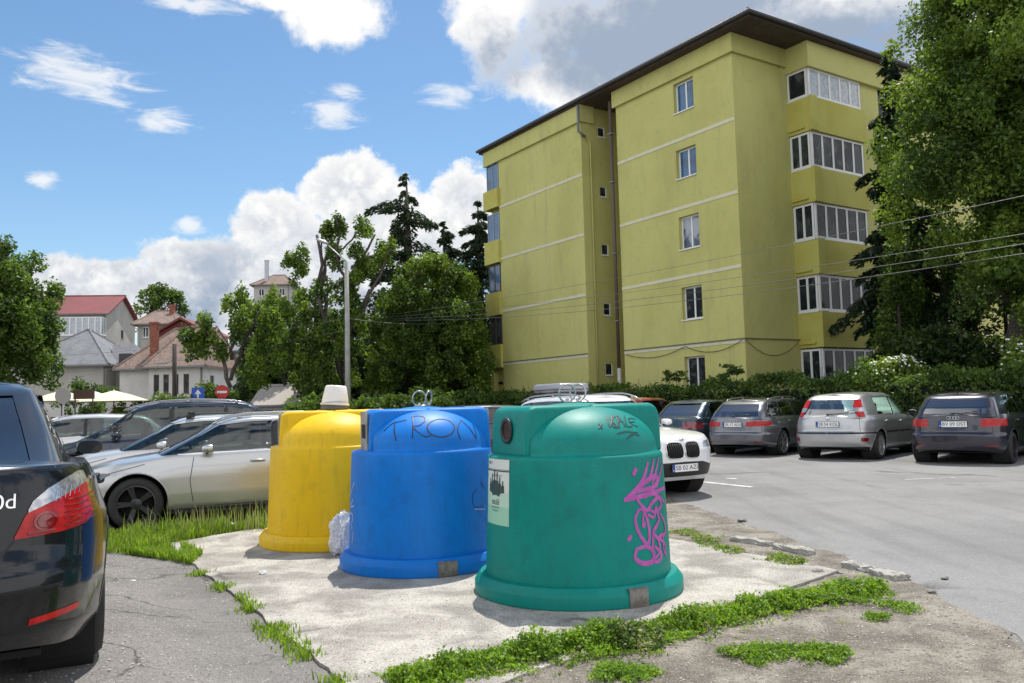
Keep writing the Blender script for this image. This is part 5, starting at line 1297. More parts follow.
S = base_spec('hatch', paint=P_CHAR, marks=[('headlight', [(.4, .6), (.9, .6), (1.1, .72), (.5, .68)], 'fz', CLRLENS, .003, 0)])
make_car('parked_car', 'dark car hidden behind the blue bin with only its roof showing', S, (2.2, 0), (-1.35, 20.2), R(205))

# ---- white car with kidney grille, front towards the viewer
hs = math.atan2(-.866, .50)
CLAD = mat('grey_cladding', (.03, .03, .032), .65)
S = base_spec('suv', paint=P_WHITE, rimm=RIMS, lipm=CLAD, marks=[
    ('air_intake', [(0, .34), (.66, .34), (.80, .42), (.84, .55), (.66, .50), (.40, .555), (0, .565)], 'fz', BLACKP, -.004, 0),
    ('headlight', [(.44, .765), (.70, .765), (1.0, .80), (1.12, .865), (.92, .885), (.50, .855)], 'fz', CLRLENS, .003, 0),
    ('fog_lamp', [(.86, .40), (.98, .40), (1.02, .56), (.90, .56)], 'fz', BLACKP, .002, 0)],
    fplate=(.475, 'SB 02 AZI'), badge=(.90, CHROME), badge_front=True, rails=(.55, 2.75, RIMS), seams=[[(1.94, .36), (1.94, 1.05), (1.96, 1.5)], [(2.98, .38), (3.0, 1.0)]])
suv, sh_s, _ = make_car('parked_car', 'white car with black double grille beside the purple graffiti of the green bin', S, (4.42, 0), (2.56, 12.70), hs)
# kidney grille halves: rounded bodies with upright bars
for sg in (-1, 1):
    fr = [sh_s.end_pt(sg*.172+.155*math.copysign(abs(math.cos(a))**.55, math.cos(a)), .735+.122*math.copysign(abs(math.sin(a))**.6, math.sin(a)), True) for a in [2*math.pi*i/36 for i in range(36)]]
    o = MB(); o.add([q[0]+q[1]*.010 for q in fr]+[sum((q[0] for q in fr), Vector())/36+Vector((.034, 0, 0))], [(i, (i+1) % 36, 36) for i in range(36)]); gr = o.build('grille', WELL, suv)
    o = MB(); o.tube([q[0]+q[1]*.010 for q in fr], .008, 8, closed=True); o.build('grille_frame', CHROME, gr, True)
    for k in range(7):
        y = sg*.172+(k-3)*.040; a = sh_s.end_pt(y, .632, True); c = sh_s.end_pt(y, .838, True); m2 = sh_s.end_pt(y, .745, True)
        o = MB(); o.tube([a[0]+Vector((.016, 0, 0)), m2[0]+Vector((.036, 0, 0)), c[0]+Vector((.016, 0, 0))], .0055, 5); o.build('grille_bar', BLACKP, gr, True)
# grey roof box on it
M = Matrix.Translation(suv.location) @ Matrix.Rotation(hs, 4, 'Z')
rb = empty('roof_box', tuple(M @ Vector((1.0, .05, 1.69))), hs, 'grey rounded roof box on top of the white car with the double grille', 'roof box')
o = MB(); o.box(-.48, .48, -.34, .34, 0, .17); o.build('shell', mat('roof_box_grey', (.30, .30, .32), .35, .3), rb, 'auto', bevel=.07)
o = MB(); o.box(-.487, .487, -.347, .347, .045, .06); o.build('seam_band', BLACKP, rb, bevel=.02)
o = MB(); o.box(-.3, -.25, -.5, .5, -.04, .0); o.box(.25, .3, -.5, .5, -.04, .0); o.build('crossbar', BLACKP, rb)

# ---- the row along the hedge, tails towards the viewer
hr = R(49)
TL_A4 = [(.34, .755), (.66, .755), (1.02, .765), (1.06, .87), (.66, .885), (.36, .865)]
REFL = ('reflector', [(.55, .36), (.82, .36), (.82, .39), (.55, .39)], 'uz', DREDLENS, .002, 0)
LOW = ('bumper_insert', [(0, .16), (1.0, .16), (.95, .30), (0, .31)], 'uz', BLACKP, -.002, 0)
S = base_spec('wagon', paint=P_GREY, rimm=RIMS, spokes=6, rim=.235, marks=[('taillight', TL_A4, 'uz', REDLENS, .004, 0), REFL, LOW], rplate=(.80, 'SB 17 ALN'), rwiper=.985, badge=(.90, CHROME), badge_kind='rings', rails=(.9, 2.9, RIMS), rglass=GLASS_R)
make_car('parked_car', 'dark grey estate with wide red tail lamps beside the silver hatchback', S, (1.04, 0), (6.28, 22.30), hr, sc=1.03)
def pillar_lights(sh):
    Yc = np.abs(sh.Y[sh.F]).mean(1); Xc = sh.X[sh.F].mean(1); sc = sh.s[sh.F].mean(1)
    return Yc, Xc, sc
class FShell: pass
S = base_spec('hatch', paint=P_HATCH, rimm=HUBC, spokes=12, rim=.215, marks=[('bumper_trim', [(0, .585), (1.5, .585), (1.5, .62), (0, .62)], 'uz', BLACKP, .004, 0), ('reflector', [(.72, .42), (.9, .42), (.9, .50), (.72, .50)], 'uz', DREDLENS, .003, 0), LOW],
    rplate=(.80, 'SB 54 KOL'), rwiper=.99, badge=(.925, CHROME), rglass=GLASS_R, trims=[(BLACKP, .035, [[(1.2, .60), (2.05, .59)], [(2.12, .59), (3.0, .58)]])])
hat, sh_h, _ = make_car('parked_car', 'silver hatchback with tall red lamps up the rear pillars', S, (.80, 0), (7.82, 20.10), hr, sc=1.05)
for sg in (1, -1):                        # tall pillar lamps beside the rear window
    Yl = [(.845, .02), (1.0, .60)]; V = []; F = []
    G = S['gh']; n = 14
    for i in range(n):
        t = .04+.80*i/(n-1); rows = []
        xr = lerp(G['xr'], t); xf = lerp(G['xf'], t); w = lerp(G['w'], t)*(1-.10*.9)
        for q in range(7):
            wdt = .10+.06*math.sin(math.pi*min(1, t*1.1)); yy = w*(.99-wdt/w*(1-q/6)) if q < 6 else w*.995
            xx = xr+(.02 if q < 3 else .02+.02*(q-2))
            h = sh_h.bvh.ray_cast(Vector((-2, sg*min(yy, w*.985), float(lerp(S['deck'], xx)-.035+t*(lerp(G['roof'], xx)-lerp(S['deck'], xx)+.035)))), Vector((1, 0, 0)))
            V.append(h[0]+h[1]*.008 if h[0] is not None else Vector((xx, sg*yy, 1.2)))
    for i in range(n-1):
        for q in range(6): F.append((i*7+q, i*7+q+1, (i+1)*7+q+1, (i+1)*7+q))
    mi = [(1 if 4 <= (k//6) < 7 else 0) for k in range(len(F))]
    mesh_obj('taillight', V, F, [REDLENS, CLRLENS], hat, True, mi)
S = base_spec('hatch', paint=P_DARK, rimm=mat('rim_dark_violet', (.05, .035, .045), .4, .7), rim=.225, marks=[('taillight', [(.46, .745), (1.04, .76), (1.06, .90), (.50, .895)], 'uz', REDLENS, .004, 0), REFL, LOW],
    rplate=(.80, 'BV 09 DST'), rwiper=.985, badge=(.92, CHROME), badge_kind='rings', rglass=GLASS_R, gh=dict(roof=[(.4, 1.36), (.9, 1.40), (1.6, 1.425), (2.2, 1.415), (2.7, 1.37), (3.4, 1.25)]))
make_car('parked_car', 'dark violet black hatchback at the right edge under the linden', S, (.80, 0), (9.66, 18.02), hr, sc=1.06)
S = base_spec('sedan', paint=P_TEAL, N=260, NZ=30, NG=220, L=4.35, fa=3.6, marks=[('taillight', [(.42, .66), (1.0, .66), (1.0, .84), (.42, .84)], 'uz', DREDLENS, .004, 0)], rglass=GLASS_R, rplate=(.60, 'SB 95 HTR'),
    deck=[(0, .93), (.15, .945), (.5, .96), (1.2, .96), (2, .94), (3.0, .90), (3.3, .88), (3.8, .82), (4.2, .74), (4.35, .66)],
    gh=dict(xr=[(0, .42), (.4, .66), (.8, .96), (.93, 1.10), (1, 1.26)], xf=[(0, 3.35), (.5, 2.9), (.9, 2.5), (1, 2.35)], roof=[(.5, 1.34), (1.2, 1.41), (1.8, 1.43), (2.2, 1.42), (2.6, 1.36), (3.4, 1.2)], glass=[(2.05, 3.3), (1.15, 1.98)]), mirror=(2.95, .95), handles=[(2.2, .8), (1.25, .83)],
    seams=[[(2.0, .30), (2.0, .95)], [(3.0, .3), (3.0, .9)]])
make_car('parked_car', 'old dark blue notchback between the red car and the grey estate', S, (1.13, 0), (5.05, 24.3), hr, sc=1.03)
S = base_spec('hatch', paint=P_RED, marks=[('taillight', [(.5, .70), (1.0, .70), (1.0, .86), (.5, .86)], 'uz', REDLENS, .004, 0)], rglass=GLASS_R, rplate=(.78, 'SB 61 RDU'))
make_car('parked_car', 'red hatchback at the far end of the row by the hedge', S, (.80, 0), (3.3, 26.3), hr, sc=1.07)

# ------------------------------------------------------------------ vegetation
dAv = np.array([-.5476, .8368]); dBv = np.array([.8368, .5476]); Kp = np.array([8.59, 30.57])
def hedge_pt(t, off=0.): p = Kp-dBv*(1.7+off)-dAv*t; return p     # t>0 towards the right
# clipped hedge made as one long plant
def hedge():
    rt = empty('hedge', (float(hedge_pt(0)[0]), float(hedge_pt(0)[1]), 0), 0, 'long trimmed dark green hedge between the parked row and the yellow block', 'hedge')
    o0 = hedge_pt(0); C = []; N = []
    n = 52000
    t = RNG.uniform(-17.5, 24, n)
    h = 2.02+.10*np.sin(t*.7)+.12*np.sin(t*2.3+1)+.06*np.sin(t*6.1)+np.where(t > 2, .05, 0)
    face = RNG.random(n); depth = .62+.10*np.sin(t*1.3)
    u = np.where(face < .62, -depth, RNG.uniform(-1, 1, n)*depth)
    z = np.where(face < .62, RNG.random(n)**.8*h, h)
    inn = RNG.random(n)**1.6*.30
    u = u+np.where(face < .62, inn, 0)+RNG.normal(size=n)*.05; z = z-np.where(face < .62, 0, inn*.8)+RNG.normal(size=n)*.05
    P = o0[None]-dAv[None]*t[:, None]+dBv[None]*u[:, None]
    C = np.column_stack([P-o0[None], z]); Nn = unitv(n)+np.where((face < .62)[:, None], np.array([-dBv[0], -dBv[1], .3]), np.array([0, 0, 1.]))*.8
    Nn /= np.linalg.norm(Nn, axis=1, keepdims=True)
    k = (np.floor(t*1.7+z*2.1).astype(int)*7919) % 3; fl = RNG.random(n) < .4; k[fl] = RNG.integers(0, 3, fl.sum())
    leaves(C, Nn, .060*(.6+.8*RNG.random(n)), [L3, L2, leaf_mat('hedge_leaf', (.10, .17, .035))], 'foliage', rt, k)
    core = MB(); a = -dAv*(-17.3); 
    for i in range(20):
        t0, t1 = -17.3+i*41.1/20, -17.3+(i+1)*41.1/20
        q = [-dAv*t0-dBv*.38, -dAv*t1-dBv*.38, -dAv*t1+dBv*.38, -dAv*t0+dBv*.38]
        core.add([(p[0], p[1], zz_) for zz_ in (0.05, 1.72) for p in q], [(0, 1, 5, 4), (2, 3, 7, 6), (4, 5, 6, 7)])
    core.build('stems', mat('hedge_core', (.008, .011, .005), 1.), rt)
    tw = MB()
    for i in range(60):
        t_ = random.uniform(-17, 23); p = -dAv*t_+dBv*random.uniform(-.4, .4); tw.tube([(p[0], p[1], 1.8), (p[0]+random.uniform(-.1, .1), p[1], 2.15+random.random()*.25)], .008, 4)
    tw.build('shoot', BARK, rt)
hedge()
def sprig(px, py, Y, h, label):
    x, y, z = at(px, py, Y); rt = empty('sapling', (x, y, 0), 0, label, 'sapling'); o = MB(); o.tube([(0, 0, .5), (.04, 0, z*.6), (0, 0, z)], .014, 5); o.build('stem', BARK, rt)
    k = [(random.uniform(-.45, .45), random.uniform(-.3, .3), z-random.random()*h, .16, .16, .09) for _ in range(16)]
    clump_leaves(k, 26, .06, [L2, L3], 'leaves', rt)
sprig(729, 364, 28.6, .55, 'small leafy shoot growing out of the hedge under the ground floor window')
sprig(676, 372, 31.5, .3, 'thin shoot poking from the hedge left of the ground floor window')

def bush(name, label, x, y, rx, ry, h, mats, per, size, k=34, group=None, flowers=0, cat='bush', cr=.34, z0=0.):
    rt = empty(name, (x, y, z0), 0, label, cat, group)
    cl = crown_clumps(0, 0, h*.55, rx*.85, ry*.85, h*.42, k, cr, .4); clump_leaves(cl, per, size, mats, 'foliage', rt)
    o = MB()
    for i in range(6): limb(o, (random.uniform(-.1, .1), random.uniform(-.1, .1), 0), tuple(cl[i][:3]), .03, .008, .1, 4, i)
    o.build('stem', BARK, rt, True)
    if flowers:
        q = cl[RNG.integers(0, len(cl), flowers)]; d = unitv(flowers); d[:, 2] = np.abs(d[:, 2]); d[:, 1] = -np.abs(d[:, 1])
        C = q[:, :3]+d*q[:, 3:]*1.05; Nn = d+np.array([0, -.4, .4]); Nn /= np.linalg.norm(Nn, axis=1, keepdims=True)
        leaves(C, Nn, np.full(flowers, size*.62), [FLW], 'blossoms', rt, None, .9)
    return rt
x, y, _ = at(893, 380, 24.4); bush('flowering_bush', 'pale green bush dotted with white blossoms behind the silver hatchback', x, y, 1.35, .9, 2.75, [L1, L2], 150, .065, 44, 'flowering bushes along the hedge', 300)
x, y, _ = at(1030, 380, 22.0); bush('flowering_bush', 'white-flecked bush at the right edge above the dark hatchback', x, y, 1.0, .9, 2.7, [L1, L2], 150, .065, 40, 'flowering bushes along the hedge', 320)
# dark shrubs between hedge and linden
for px, Y, r, h, l in [(930, 26.5, 1.6, 3.6, 'dark evergreen shrub left of the linden trunk'), (985, 26, 1.9, 3.2, 'dark evergreen shrub under the linden canopy'), (1050, 25.5, 2.0, 3.6, 'dark evergreen shrub beyond the right edge bush')]:
    x, y, _ = at(px, 380, Y); bush('evergreen_shrub', l, x, y, r, 1.3, h, [L4, L3], 170, .085, 46, 'evergreen shrubs under the linden', cr=.45)
# climbing thuja columns lit along their edge
for px, Y, h, r, l in [(903, 27.8, 6.4, .85, 'narrow ivy-clad column of leaves between spruce and linden'), (950, 28.5, 6.8, 1.4, 'broad dark thuja column behind the ivy-clad column'), (1010, 29.0, 7.4, 1.9, 'broad dark thuja column at the right under the linden'), (1075, 29, 7.5, 1.9, 'dark thuja column beyond the right edge')]:
    x, y, _ = at(px, 380, Y); rt = empty('thuja', (x, y, 0), 0, l, 'conifer', 'thuja columns beside the linden')
    kk = int(26*h*r/3); z = RNG.random(kk)*h; rr = r*(1-(z/h)**3*.7); an = RNG.random(kk)*2*math.pi; rad = rr*(.55+.45*RNG.random(kk))
    cl = np.column_stack([np.cos(an)*rad, np.sin(an)*rad, z+.2, np.full(kk, .38), np.full(kk, .38), np.full(kk, .5)])
    clump_leaves(cl, 130, .075, [L4, L3] if r > 1 else [L3, L2], 'foliage', rt); o = MB(); o.tube([(0, 0, 0), (0, 0, h*.9)], [.12, .03], 7); o.build('trunk', BARK, rt, True)
# spruce against the right wall, drooping limbs
x, y, _ = at(908, 380, 30.0); spruce('spruce_tree', 'dark drooping spruce standing against the right side of the yellow block', x, y, 14.2, 2.3, 3.0, [NE, NE2], 1.1, 'spruces around the yellow block', seed=4, twig=.14, droop=.50)
# linden, nearest big tree at right
lx, ly, _ = at(1026, 380, 24.5)
broad_tree('linden_tree', 'huge linden with bright leaf edges filling the upper right corner', lx, ly, 20, .38,
    [(.5, 0, 8.2, 4.3, 3.6, 4.0), (.5, -.3, 11.3, 3.9, 3.4, 3.2), (2.2, 0, 13.8, 4.5, 3.6, 4.6), (2.8, .2, 8.0, 4.0, 3.0, 3.4), (.3, -1.0, 5.6, 3.0, 2.2, 1.9), (1.8, -1.3, 4.3, 2.8, 1.8, 1.8), (-1.9, -.6, 8.8, 1.9, 1.8, 2.3)], 760, .52, 330, .066, [L2, L1, L1, L3], nl=3, inner=.30, droop=.5, trunk_h=5)
# left foreground tree
x, y, _ = at(-20, 380, 38); broad_tree('chestnut_tree', 'large dense round tree filling the left edge above the grey house', x, y, 10, .3,
    [(.1, 0, 6.3, 3.1, 3.0, 3.5), (1.0, 0, 4.4, 2.7, 2.4, 2.6), (-1.5, 0, 5.2, 3.4, 3, 4.0)], 340, .50, 260, .09, [L2, L3, L2], nl=5, inner=.35, droop=.3)
for px_, Y_, H_, cr_, l_ in [(300, 52, 6.6, [(0, 0, 4.0, 2.6, 2, 2.5), (1.6, 0, 3.0, 2.2, 2, 2.0), (-2.2, 0, 2.6, 1.8, 2, 1.8)], 'leafy tree in the dark belt left of the lamp post'), (352, 54, 8, [(0, 0, 5.0, 2.6, 2, 3.0), (2.2, 0, 3.6, 2.2, 2, 2.6)], 'leafy tree in the dark belt directly behind the lamp post'), (272, 50, 8.5, [(0, 0, 5.6, 1.8, 1.6, 2.6), (-.5, 0, 3.2, 1.8, 1.6, 2.0)], 'small tree in the belt above the low white outbuilding')]:
    x, y, _ = at(px_, 390, Y_); broad_tree('background_tree', l_, x, y, H_, .2, cr_, 130, .5, 170, .11, [L3, L4, L2], nl=4, inner=.3, group='trees of the dark belt')
# far tree on the rise behind the houses
x, y, _ = at(161, 320, 105); broad_tree('far_tree', 'open-crowned tree rising behind the brown roofed houses', x, y, 17, .35, [(-.6, 0, 16.2, 2.2, 2, 1.7), (1.3, 0, 15.0, 2.0, 2, 2.0), (-1.9, 0, 14.2, 1.4, 1.6, 1.3), (.2, 0, 12.4, 2.6, 2.3, 1.9)], 60, .75, 90, .20, [L3, L2], nl=6, inner=.3, trunk_h=9)
# mid-distance pruned trees
def pollard(name, label, px, Y, limbs, tufts, mats, group, per=150, size=.12, tr=.17, hang=.6, z_fork=2.6):
    """limbs and tufts given as offsets (dx,z) from the foot in metres"""
    x, y, _ = at(px, 390, Y); rt = empty(name, (x, y, 0), 0, label, 'tree', group); o = MB(); limb(o, (0, 0, 0), (0, 0, z_fork), tr, tr*.85, .04, 4, 1)
    for i, (dx, z, dx2, z2, r) in enumerate(limbs): limb(o, (dx, random.uniform(-.2, .2), z), (dx2, random.uniform(-.8, .8), z2), r, r*.6, .06, 6, i)
    o.build('trunk', BARK, rt, True); cl = []
    for dx, z, rx, rz in tufts:
        for q in range(max(6, int(rx*rz*13))):
            a = random.random()*2*math.pi; rr = random.random()**.5
            cl.append((dx+rx*rr*math.cos(a), random.uniform(-1, 1)*min(rx, 1.6), z+rz*rr*math.sin(a)-.1, .34, .34, .42))
    clump_leaves(cl, per, size, mats, 'crown', rt, droop=hang, upb=.3); return rt
sc = 40/831.
P1 = lambda px, py, fx, Y: ((px-fx)*Y/831., at(px, py, Y)[2])
def tf(fx, Y, L_): return [(P1(a, b, fx, Y)[0], P1(a, b, fx, Y)[1], rx*Y/831., rz*Y/831.) for a, b, rx, rz in L_]
def lf(fx, Y, L_): return [(*P1(a, b, fx, Y), *P1(c, d, fx, Y), r) for a, b, c, d, r in L_]
pollard('pruned_tree', 'leaning pruned tree in front of the bright white house end', 232, 37, lf(232, 37, [(232, 388, 214, 330, .10), (218, 350, 200, 322, .07), (230, 380, 247, 320, .09), (240, 350, 262, 310, .06), (232, 360, 232, 300, .08)]),
    tf(232, 37, [(205, 322, 12, 12), (196, 345, 12, 10), (240, 300, 16, 14), (250, 330, 22, 20), (225, 335, 16, 14), (262, 350, 16, 16), (274, 315, 12, 14), (190, 332, 8, 8), (245, 365, 14, 10)]), [L1, L2, L3], 'pruned street trees', per=120, size=.09, z_fork=1.6)
pollard('pruned_tree', 'tallest pruned tree with bare limbs and drooping leaf tufts behind the lamp post', 345, 41, lf(345, 41, [(345, 385, 322, 300, .16), (330, 330, 318, 235, .11), (322, 300, 330, 240, .08), (345, 380, 352, 300, .18), (352, 320, 338, 218, .10), (350, 300, 368, 250, .09), (350, 280, 375, 232, .08), (355, 330, 398, 245, .10), (322, 290, 322, 222, .06), (358, 330, 372, 290, .1), (345, 250, 372, 222, .05)]),
    tf(345, 41, [(296, 248, 13, 14), (302, 268, 10, 12), (330, 226, 3, 5), (341, 222, 3, 8), (366, 224, 12, 6), (362, 248, 7, 12), (335, 250, 8, 14), (388, 246, 10, 8), (318, 292, 16, 18), (350, 288, 18, 16), (372, 270, 14, 14), (300, 312, 22, 18), (340, 325, 26, 22), (375, 312, 22, 20), (310, 350, 28, 24), (352, 360, 30, 22), (388, 345, 22, 24), (398, 285, 14, 16), (290, 340, 16, 22), (325, 382, 40, 14), (385, 380, 22, 16)]), [L1, L2, L3, L2], 'pruned street trees', per=120, size=.09, tr=.22, z_fork=2.2)
pollard('pruned_tree', 'short bushy pruned tree between the leaning one and the lamp post tree', 285, 43, lf(285, 43, [(285, 385, 270, 320, .1), (285, 370, 300, 320, .1)]),
    tf(285, 43, [(275, 296, 16, 12), (260, 306, 12, 12), (293, 300, 14, 12), (288, 325, 20, 18), (268, 345, 18, 18), (290, 360, 22, 20), (262, 372, 10, 10)]), [L1, L2], 'pruned street trees', per=120, size=.09, z_fork=1.6)
x, y, _ = at(438, 390, 43); broad_tree('maple_tree', 'dense rounded maple between the lamp post tree and the yellow block', x, y, 9.5, .25, [(-.2, 0, 6.2, 2.5, 2.3, 3.2), (.6, 0, 4.4, 2.3, 2.2, 2.7), (-1.2, 0, 3.6, 2.2, 2.2, 2.2)], 260, .48, 260, .088, [L2, L3, L1], nl=5, inner=.35, droop=.45)
x, y, _ = at(400, 390, 47); broad_tree('background_tree', 'dark leafy tree filling the gap behind the lamp post tree', x, y, 8, .25, [(0, 0, 4.6, 3.2, 2.0, 3.4), (-3.6, 0, 3.2, 2.6, 2, 2.4), (2.8, 0, 3.6, 2.6, 2, 2.8)], 190, .55, 150, .13, [L3, L4], nl=5, inner=.3)
x, y, _ = at(410, 390, 52); spruce('spruce_tree', 'tall sparse spruce with drooping limbs above the maple', x, y, at(410, 176, 52)[2], 8.2, 3.0, [NE, NE2], .5, 'spruces around the yellow block', seed=9, twig=.19, droop=.40)
x, y, _ = at(482, 390, 52); spruce('spruce_tree', 'slim spruce half hidden behind the left corner of the yellow block', x, y, at(480, 200, 52)[2], 5.4, 3.0, [NE2, NE], .6, 'spruces around the yellow block', seed=12, twig=.19, droop=.35)
x, y, _ = at(447, 390, 56); spruce('spruce_tree', 'lower dark spruce peeping right of the tall sparse spruce', x, y, at(444, 222, 56)[2], 5.0, 3.0, [NE2, NE], .6, 'spruces around the yellow block', seed=15, twig=.2, droop=.4)
for i, (px, py, Y, r, h, m_, l) in enumerate([(78, 385, 50, 2.0, 3.4, [L2, L3], 'round green bush before the grey house'), (148, 392, 46, 2.2, 2.35, [L1, L2], 'light green creeper bush below the white bay house'), (178, 392, 46.5, 1.6, 2.4, [L1, L2], 'light green bush left of the blue sign'), (214, 388, 42, 1.5, 3.0, [L2, L3], 'rounded bush behind the red round sign'), (430, 392, 38, 2.4, 2.3, [L2, L3], 'low bush left of the yellow block corner'), (470, 392, 38, 1.8, 2.1, [L3, L2], 'low leafy bush at the left corner of the yellow block'), (330, 395, 36, 2.6, 2.1, [L2, L3], 'low bush at the foot of the lamp post tree'), (385, 395, 36.5, 2.4, 2.0, [L3, L2], 'low dark bush right of the lamp post'), (108, 392, 55, 1.6, 3.2, [L2, L3], 'small bush beside the brown barn door')]):
    x, y, _ = at(px, py, Y); bush('bush', l, x, y, r, 1.2, h, m_, 120, .10, 26, 'bushes in the middle distance', cr=.42)

# ------------------------------------------------------------------ grass and weeds
def blades(n, region, hmin, hmax, mats, name, label, lean=.35, w=.006, zf=None, pick_=None):
    P = np.array(region(n)); n = len(P); h = RNG.uniform(hmin, hmax, n); a = RNG.random(n)*2*math.pi; ln = RNG.random(n)*lean
    d = np.column_stack([np.cos(a), np.sin(a)]); s_ = np.column_stack([-d[:, 1], d[:, 0]])*w
    z = np.array([zf(*p) for p in P]) if zf else np.full(n, .012)
    V = np.zeros((n, 5, 3)); 
    V[:, 0, :2] = P-s_; V[:, 1, :2] = P+s_; V[:, 0, 2] = V[:, 1, 2] = z
    m = P+d*(ln*h*.35)[:, None]; V[:, 2, :2] = m+s_*.8; V[:, 3, :2] = m-s_*.8; V[:, 2, 2] = V[:, 3, 2] = z+h*.6
    V[:, 4, :2] = P+d*(ln*h)[:, None]; V[:, 4, 2] = z+h*(1-.25*ln)
    V = V.reshape(-1, 3); b5 = np.arange(n)*5
    li = np.column_stack([b5, b5+1, b5+2, b5+3, b5+3, b5+2, b5+4]).ravel()
    me = bpy.data.meshes.new(name); me.vertices.add(len(V)); me.vertices.foreach_set('co', V.ravel().astype(np.float32))
    me.loops.add(7*n); me.loops.foreach_set('vertex_index', li.astype(np.int32)); me.polygons.add(2*n)
    ls = np.column_stack([np.arange(n)*7, np.arange(n)*7+4]).ravel(); lt = np.tile([4, 3], n)
    me.polygons.foreach_set('loop_start', ls.astype(np.int32)); me.polygons.foreach_set('loop_total', lt.astype(np.int32))
    for q in mats: me.materials.append(q)
    k = RNG.integers(0, len(mats), n); me.polygons.foreach_set('material_index', np.repeat(k, 2).astype(np.int32)); me.update(calc_edges=True)
    o = link(bpy.data.objects.new(name, me)); return tag(o, label, 'grass', kind='stuff')
from mathutils import noise as mnoise
def in_region(poly, n, thr=None, sc_=1.5):
    P = np.array(poly); lo = P.min(0); hi = P.max(0); out = []
    while sum(map(len, out)) < n:
        q = RNG.uniform(lo, hi, (n*2, 2)); q = q[in_poly(poly, q[:, 0], q[:, 1])]
        if thr is not None: q = np.array([p for p in q if mnoise.noise(Vector((p[0]*sc_, p[1]*sc_, 3))) > thr])
        if len(q): out.append(q)
    return np.vstack(out)[:n]
BEDG = [(-5.3, 10.0), (-4.35, 8.95), (-3.55, 8.75), (-4.0, 9.55), (-3.42, 10.5), (-1.5, 10.42), (.3, 10.2), (.6, 11.4), (-1.2, 11.6), (-3.0, 11.25), (-4.1, 10.85), (-5.0, 10.4)]
zg = lambda x, y: hz(x, y)+.012
blades(19000, lambda n: in_region(BEDG, n, -.35, 3.0), .03, .11, [GR, WD, GR, GRO], 'grass', 'green grass filling the bed before the silver estate', zf=zg)
blades(5500, lambda n: in_region(BEDG, n, .0, 3.0), .07, .22, [GR, GRO, GR, WD], 'grass', 'longer mixed grass clumps in the bed before the silver estate', .7, .005, zf=zg)
blades(800, lambda n: in_region([(-4.9, 10.2), (-3.5, 10.3), (-1.0, 10.6), (-.6, 11.3), (-3, 11.1), (-4.7, 10.4)], n), .20, .42, [GR2, GR2, GR2, GR], 'grass_stalks', 'taller dry seed stalks standing above the bed grass', .5, .0035, zf=zg)
blades(2600, lambda n: in_region([(-4.2, 9.0), (-3.5, 8.55), (-3.2, 8.3), (-3.3, 8.9), (-3.9, 9.6)], n, -.05, 2.5), .03, .12, [GR, WD], 'grass', 'grass spilling onto the asphalt corner', .8, zf=zg)
def strip_pts(a, c, n, wd, thr=-.05):
    a = np.array(a); c = np.array(c); d = c-a; L = np.linalg.norm(d); nn_ = np.array([-d[1], d[0]])/L
    t = RNG.random(n*3); u = RNG.normal(size=n*3)*wd; P = a+d*t[:, None]+nn_*u[:, None]
    return np.array([p for p in P if mnoise.noise(Vector((p[0]*2.2, p[1]*2.2, 1))) > thr][:n])
blades(1500, lambda n: np.vstack([strip_pts((-3.7, 9.0), (-2.9, 7.75), n//4, .06, .1), strip_pts((-2.75, 7.55), (-1.6, 5.7), n//3, .05, .0), strip_pts((-1.9, 6.15), (-.95, 4.6), n//3, .05, -.05)]), .02, .07, [GR, WD], 'grass_tufts', 'low weeds along the left edge of the concrete slab', .9, zf=lambda x, y: hz(x, y)+.004)
def weeds(path, n, wd, hh, name, label, mats, size, per=24, thr=-1.):
    """leafy tufts: each a little dome of small leaves on stems"""
    cl = []
    for _ in range(n):
        t = random.random()*(len(path)-1); i = int(t); a = np.array(path[i]); c = np.array(path[i+1]); p = a+(c-a)*(t-i); d = (c-a)/np.linalg.norm(c-a)
        off = random.gauss(0, wd); p = p+np.array([-d[1], d[0]])*off; f = math.exp(-(off/wd)**2*.5)
        if mnoise.noise(Vector((p[0]*1.8, p[1]*1.8, 5))) < thr: continue
        h = hh*f*random.uniform(.30, 1.0)*(1+.9*mnoise.noise(Vector((p[0]*3.1, p[1]*3.1, 8)))); r = random.uniform(.035, .075)
        cl.append((p[0], p[1], .02+h*.55, r, r, h*.55))
    o = clump_leaves(cl, per, size, mats, name, shell=.6, upb=.55); return tag(o, label, 'weeds', kind='stuff')
WDD = leaf_mat('weed_dark', (.11, .20, .028), trans=.4)
path = [gp(395, 690)[:2], gp(470, 672)[:2], gp(560, 655)[:2], gp(640, 643)[:2], gp(720, 622)[:2], gp(800, 603)[:2], gp(880, 592)[:2]]
path = [tuple(p) for p in path]
weeds(path, 420, .16, .07, 'weeds', 'thin low weeds fringing the bright strip along the slab', [WD, WDD, GR2], .011, 26, -.05)
weeds(path, 900, .10, .13, 'weeds', 'lush bright weeds along the front edge of the slab', [WD, WD, WDD], .013, 44)
weeds([tuple(gp(610, 650)[:2]), tuple(gp(655, 640)[:2])], 150, .10, .15, 'weeds', 'darker upright weed clump in front of the green bin', [WDD, L3, GR2], .012, 50)
weeds([tuple(gp(735, 662)[:2]), tuple(gp(790, 652)[:2]), tuple(gp(845, 660)[:2])], 260, .10, .05, 'weeds', 'low weeds patch on the dirt nearer the camera', [WD, WDD], .011, 26, -.1)
weeds([tuple(gp(600, 675)[:2]), tuple(gp(670, 680)[:2])], 120, .08, .05, 'weeds', 'small weeds at the bottom edge below the green bin', [WD, WDD], .011, 26, -.1)
weeds([tuple(gp(760, 610)[:2]), tuple(gp(830, 605)[:2]), tuple(gp(915, 612)[:2])], 120, .09, .05, 'weeds', 'sparse weeds trailing right of the bright strip', [WD, WDD], .011, 26, .0)
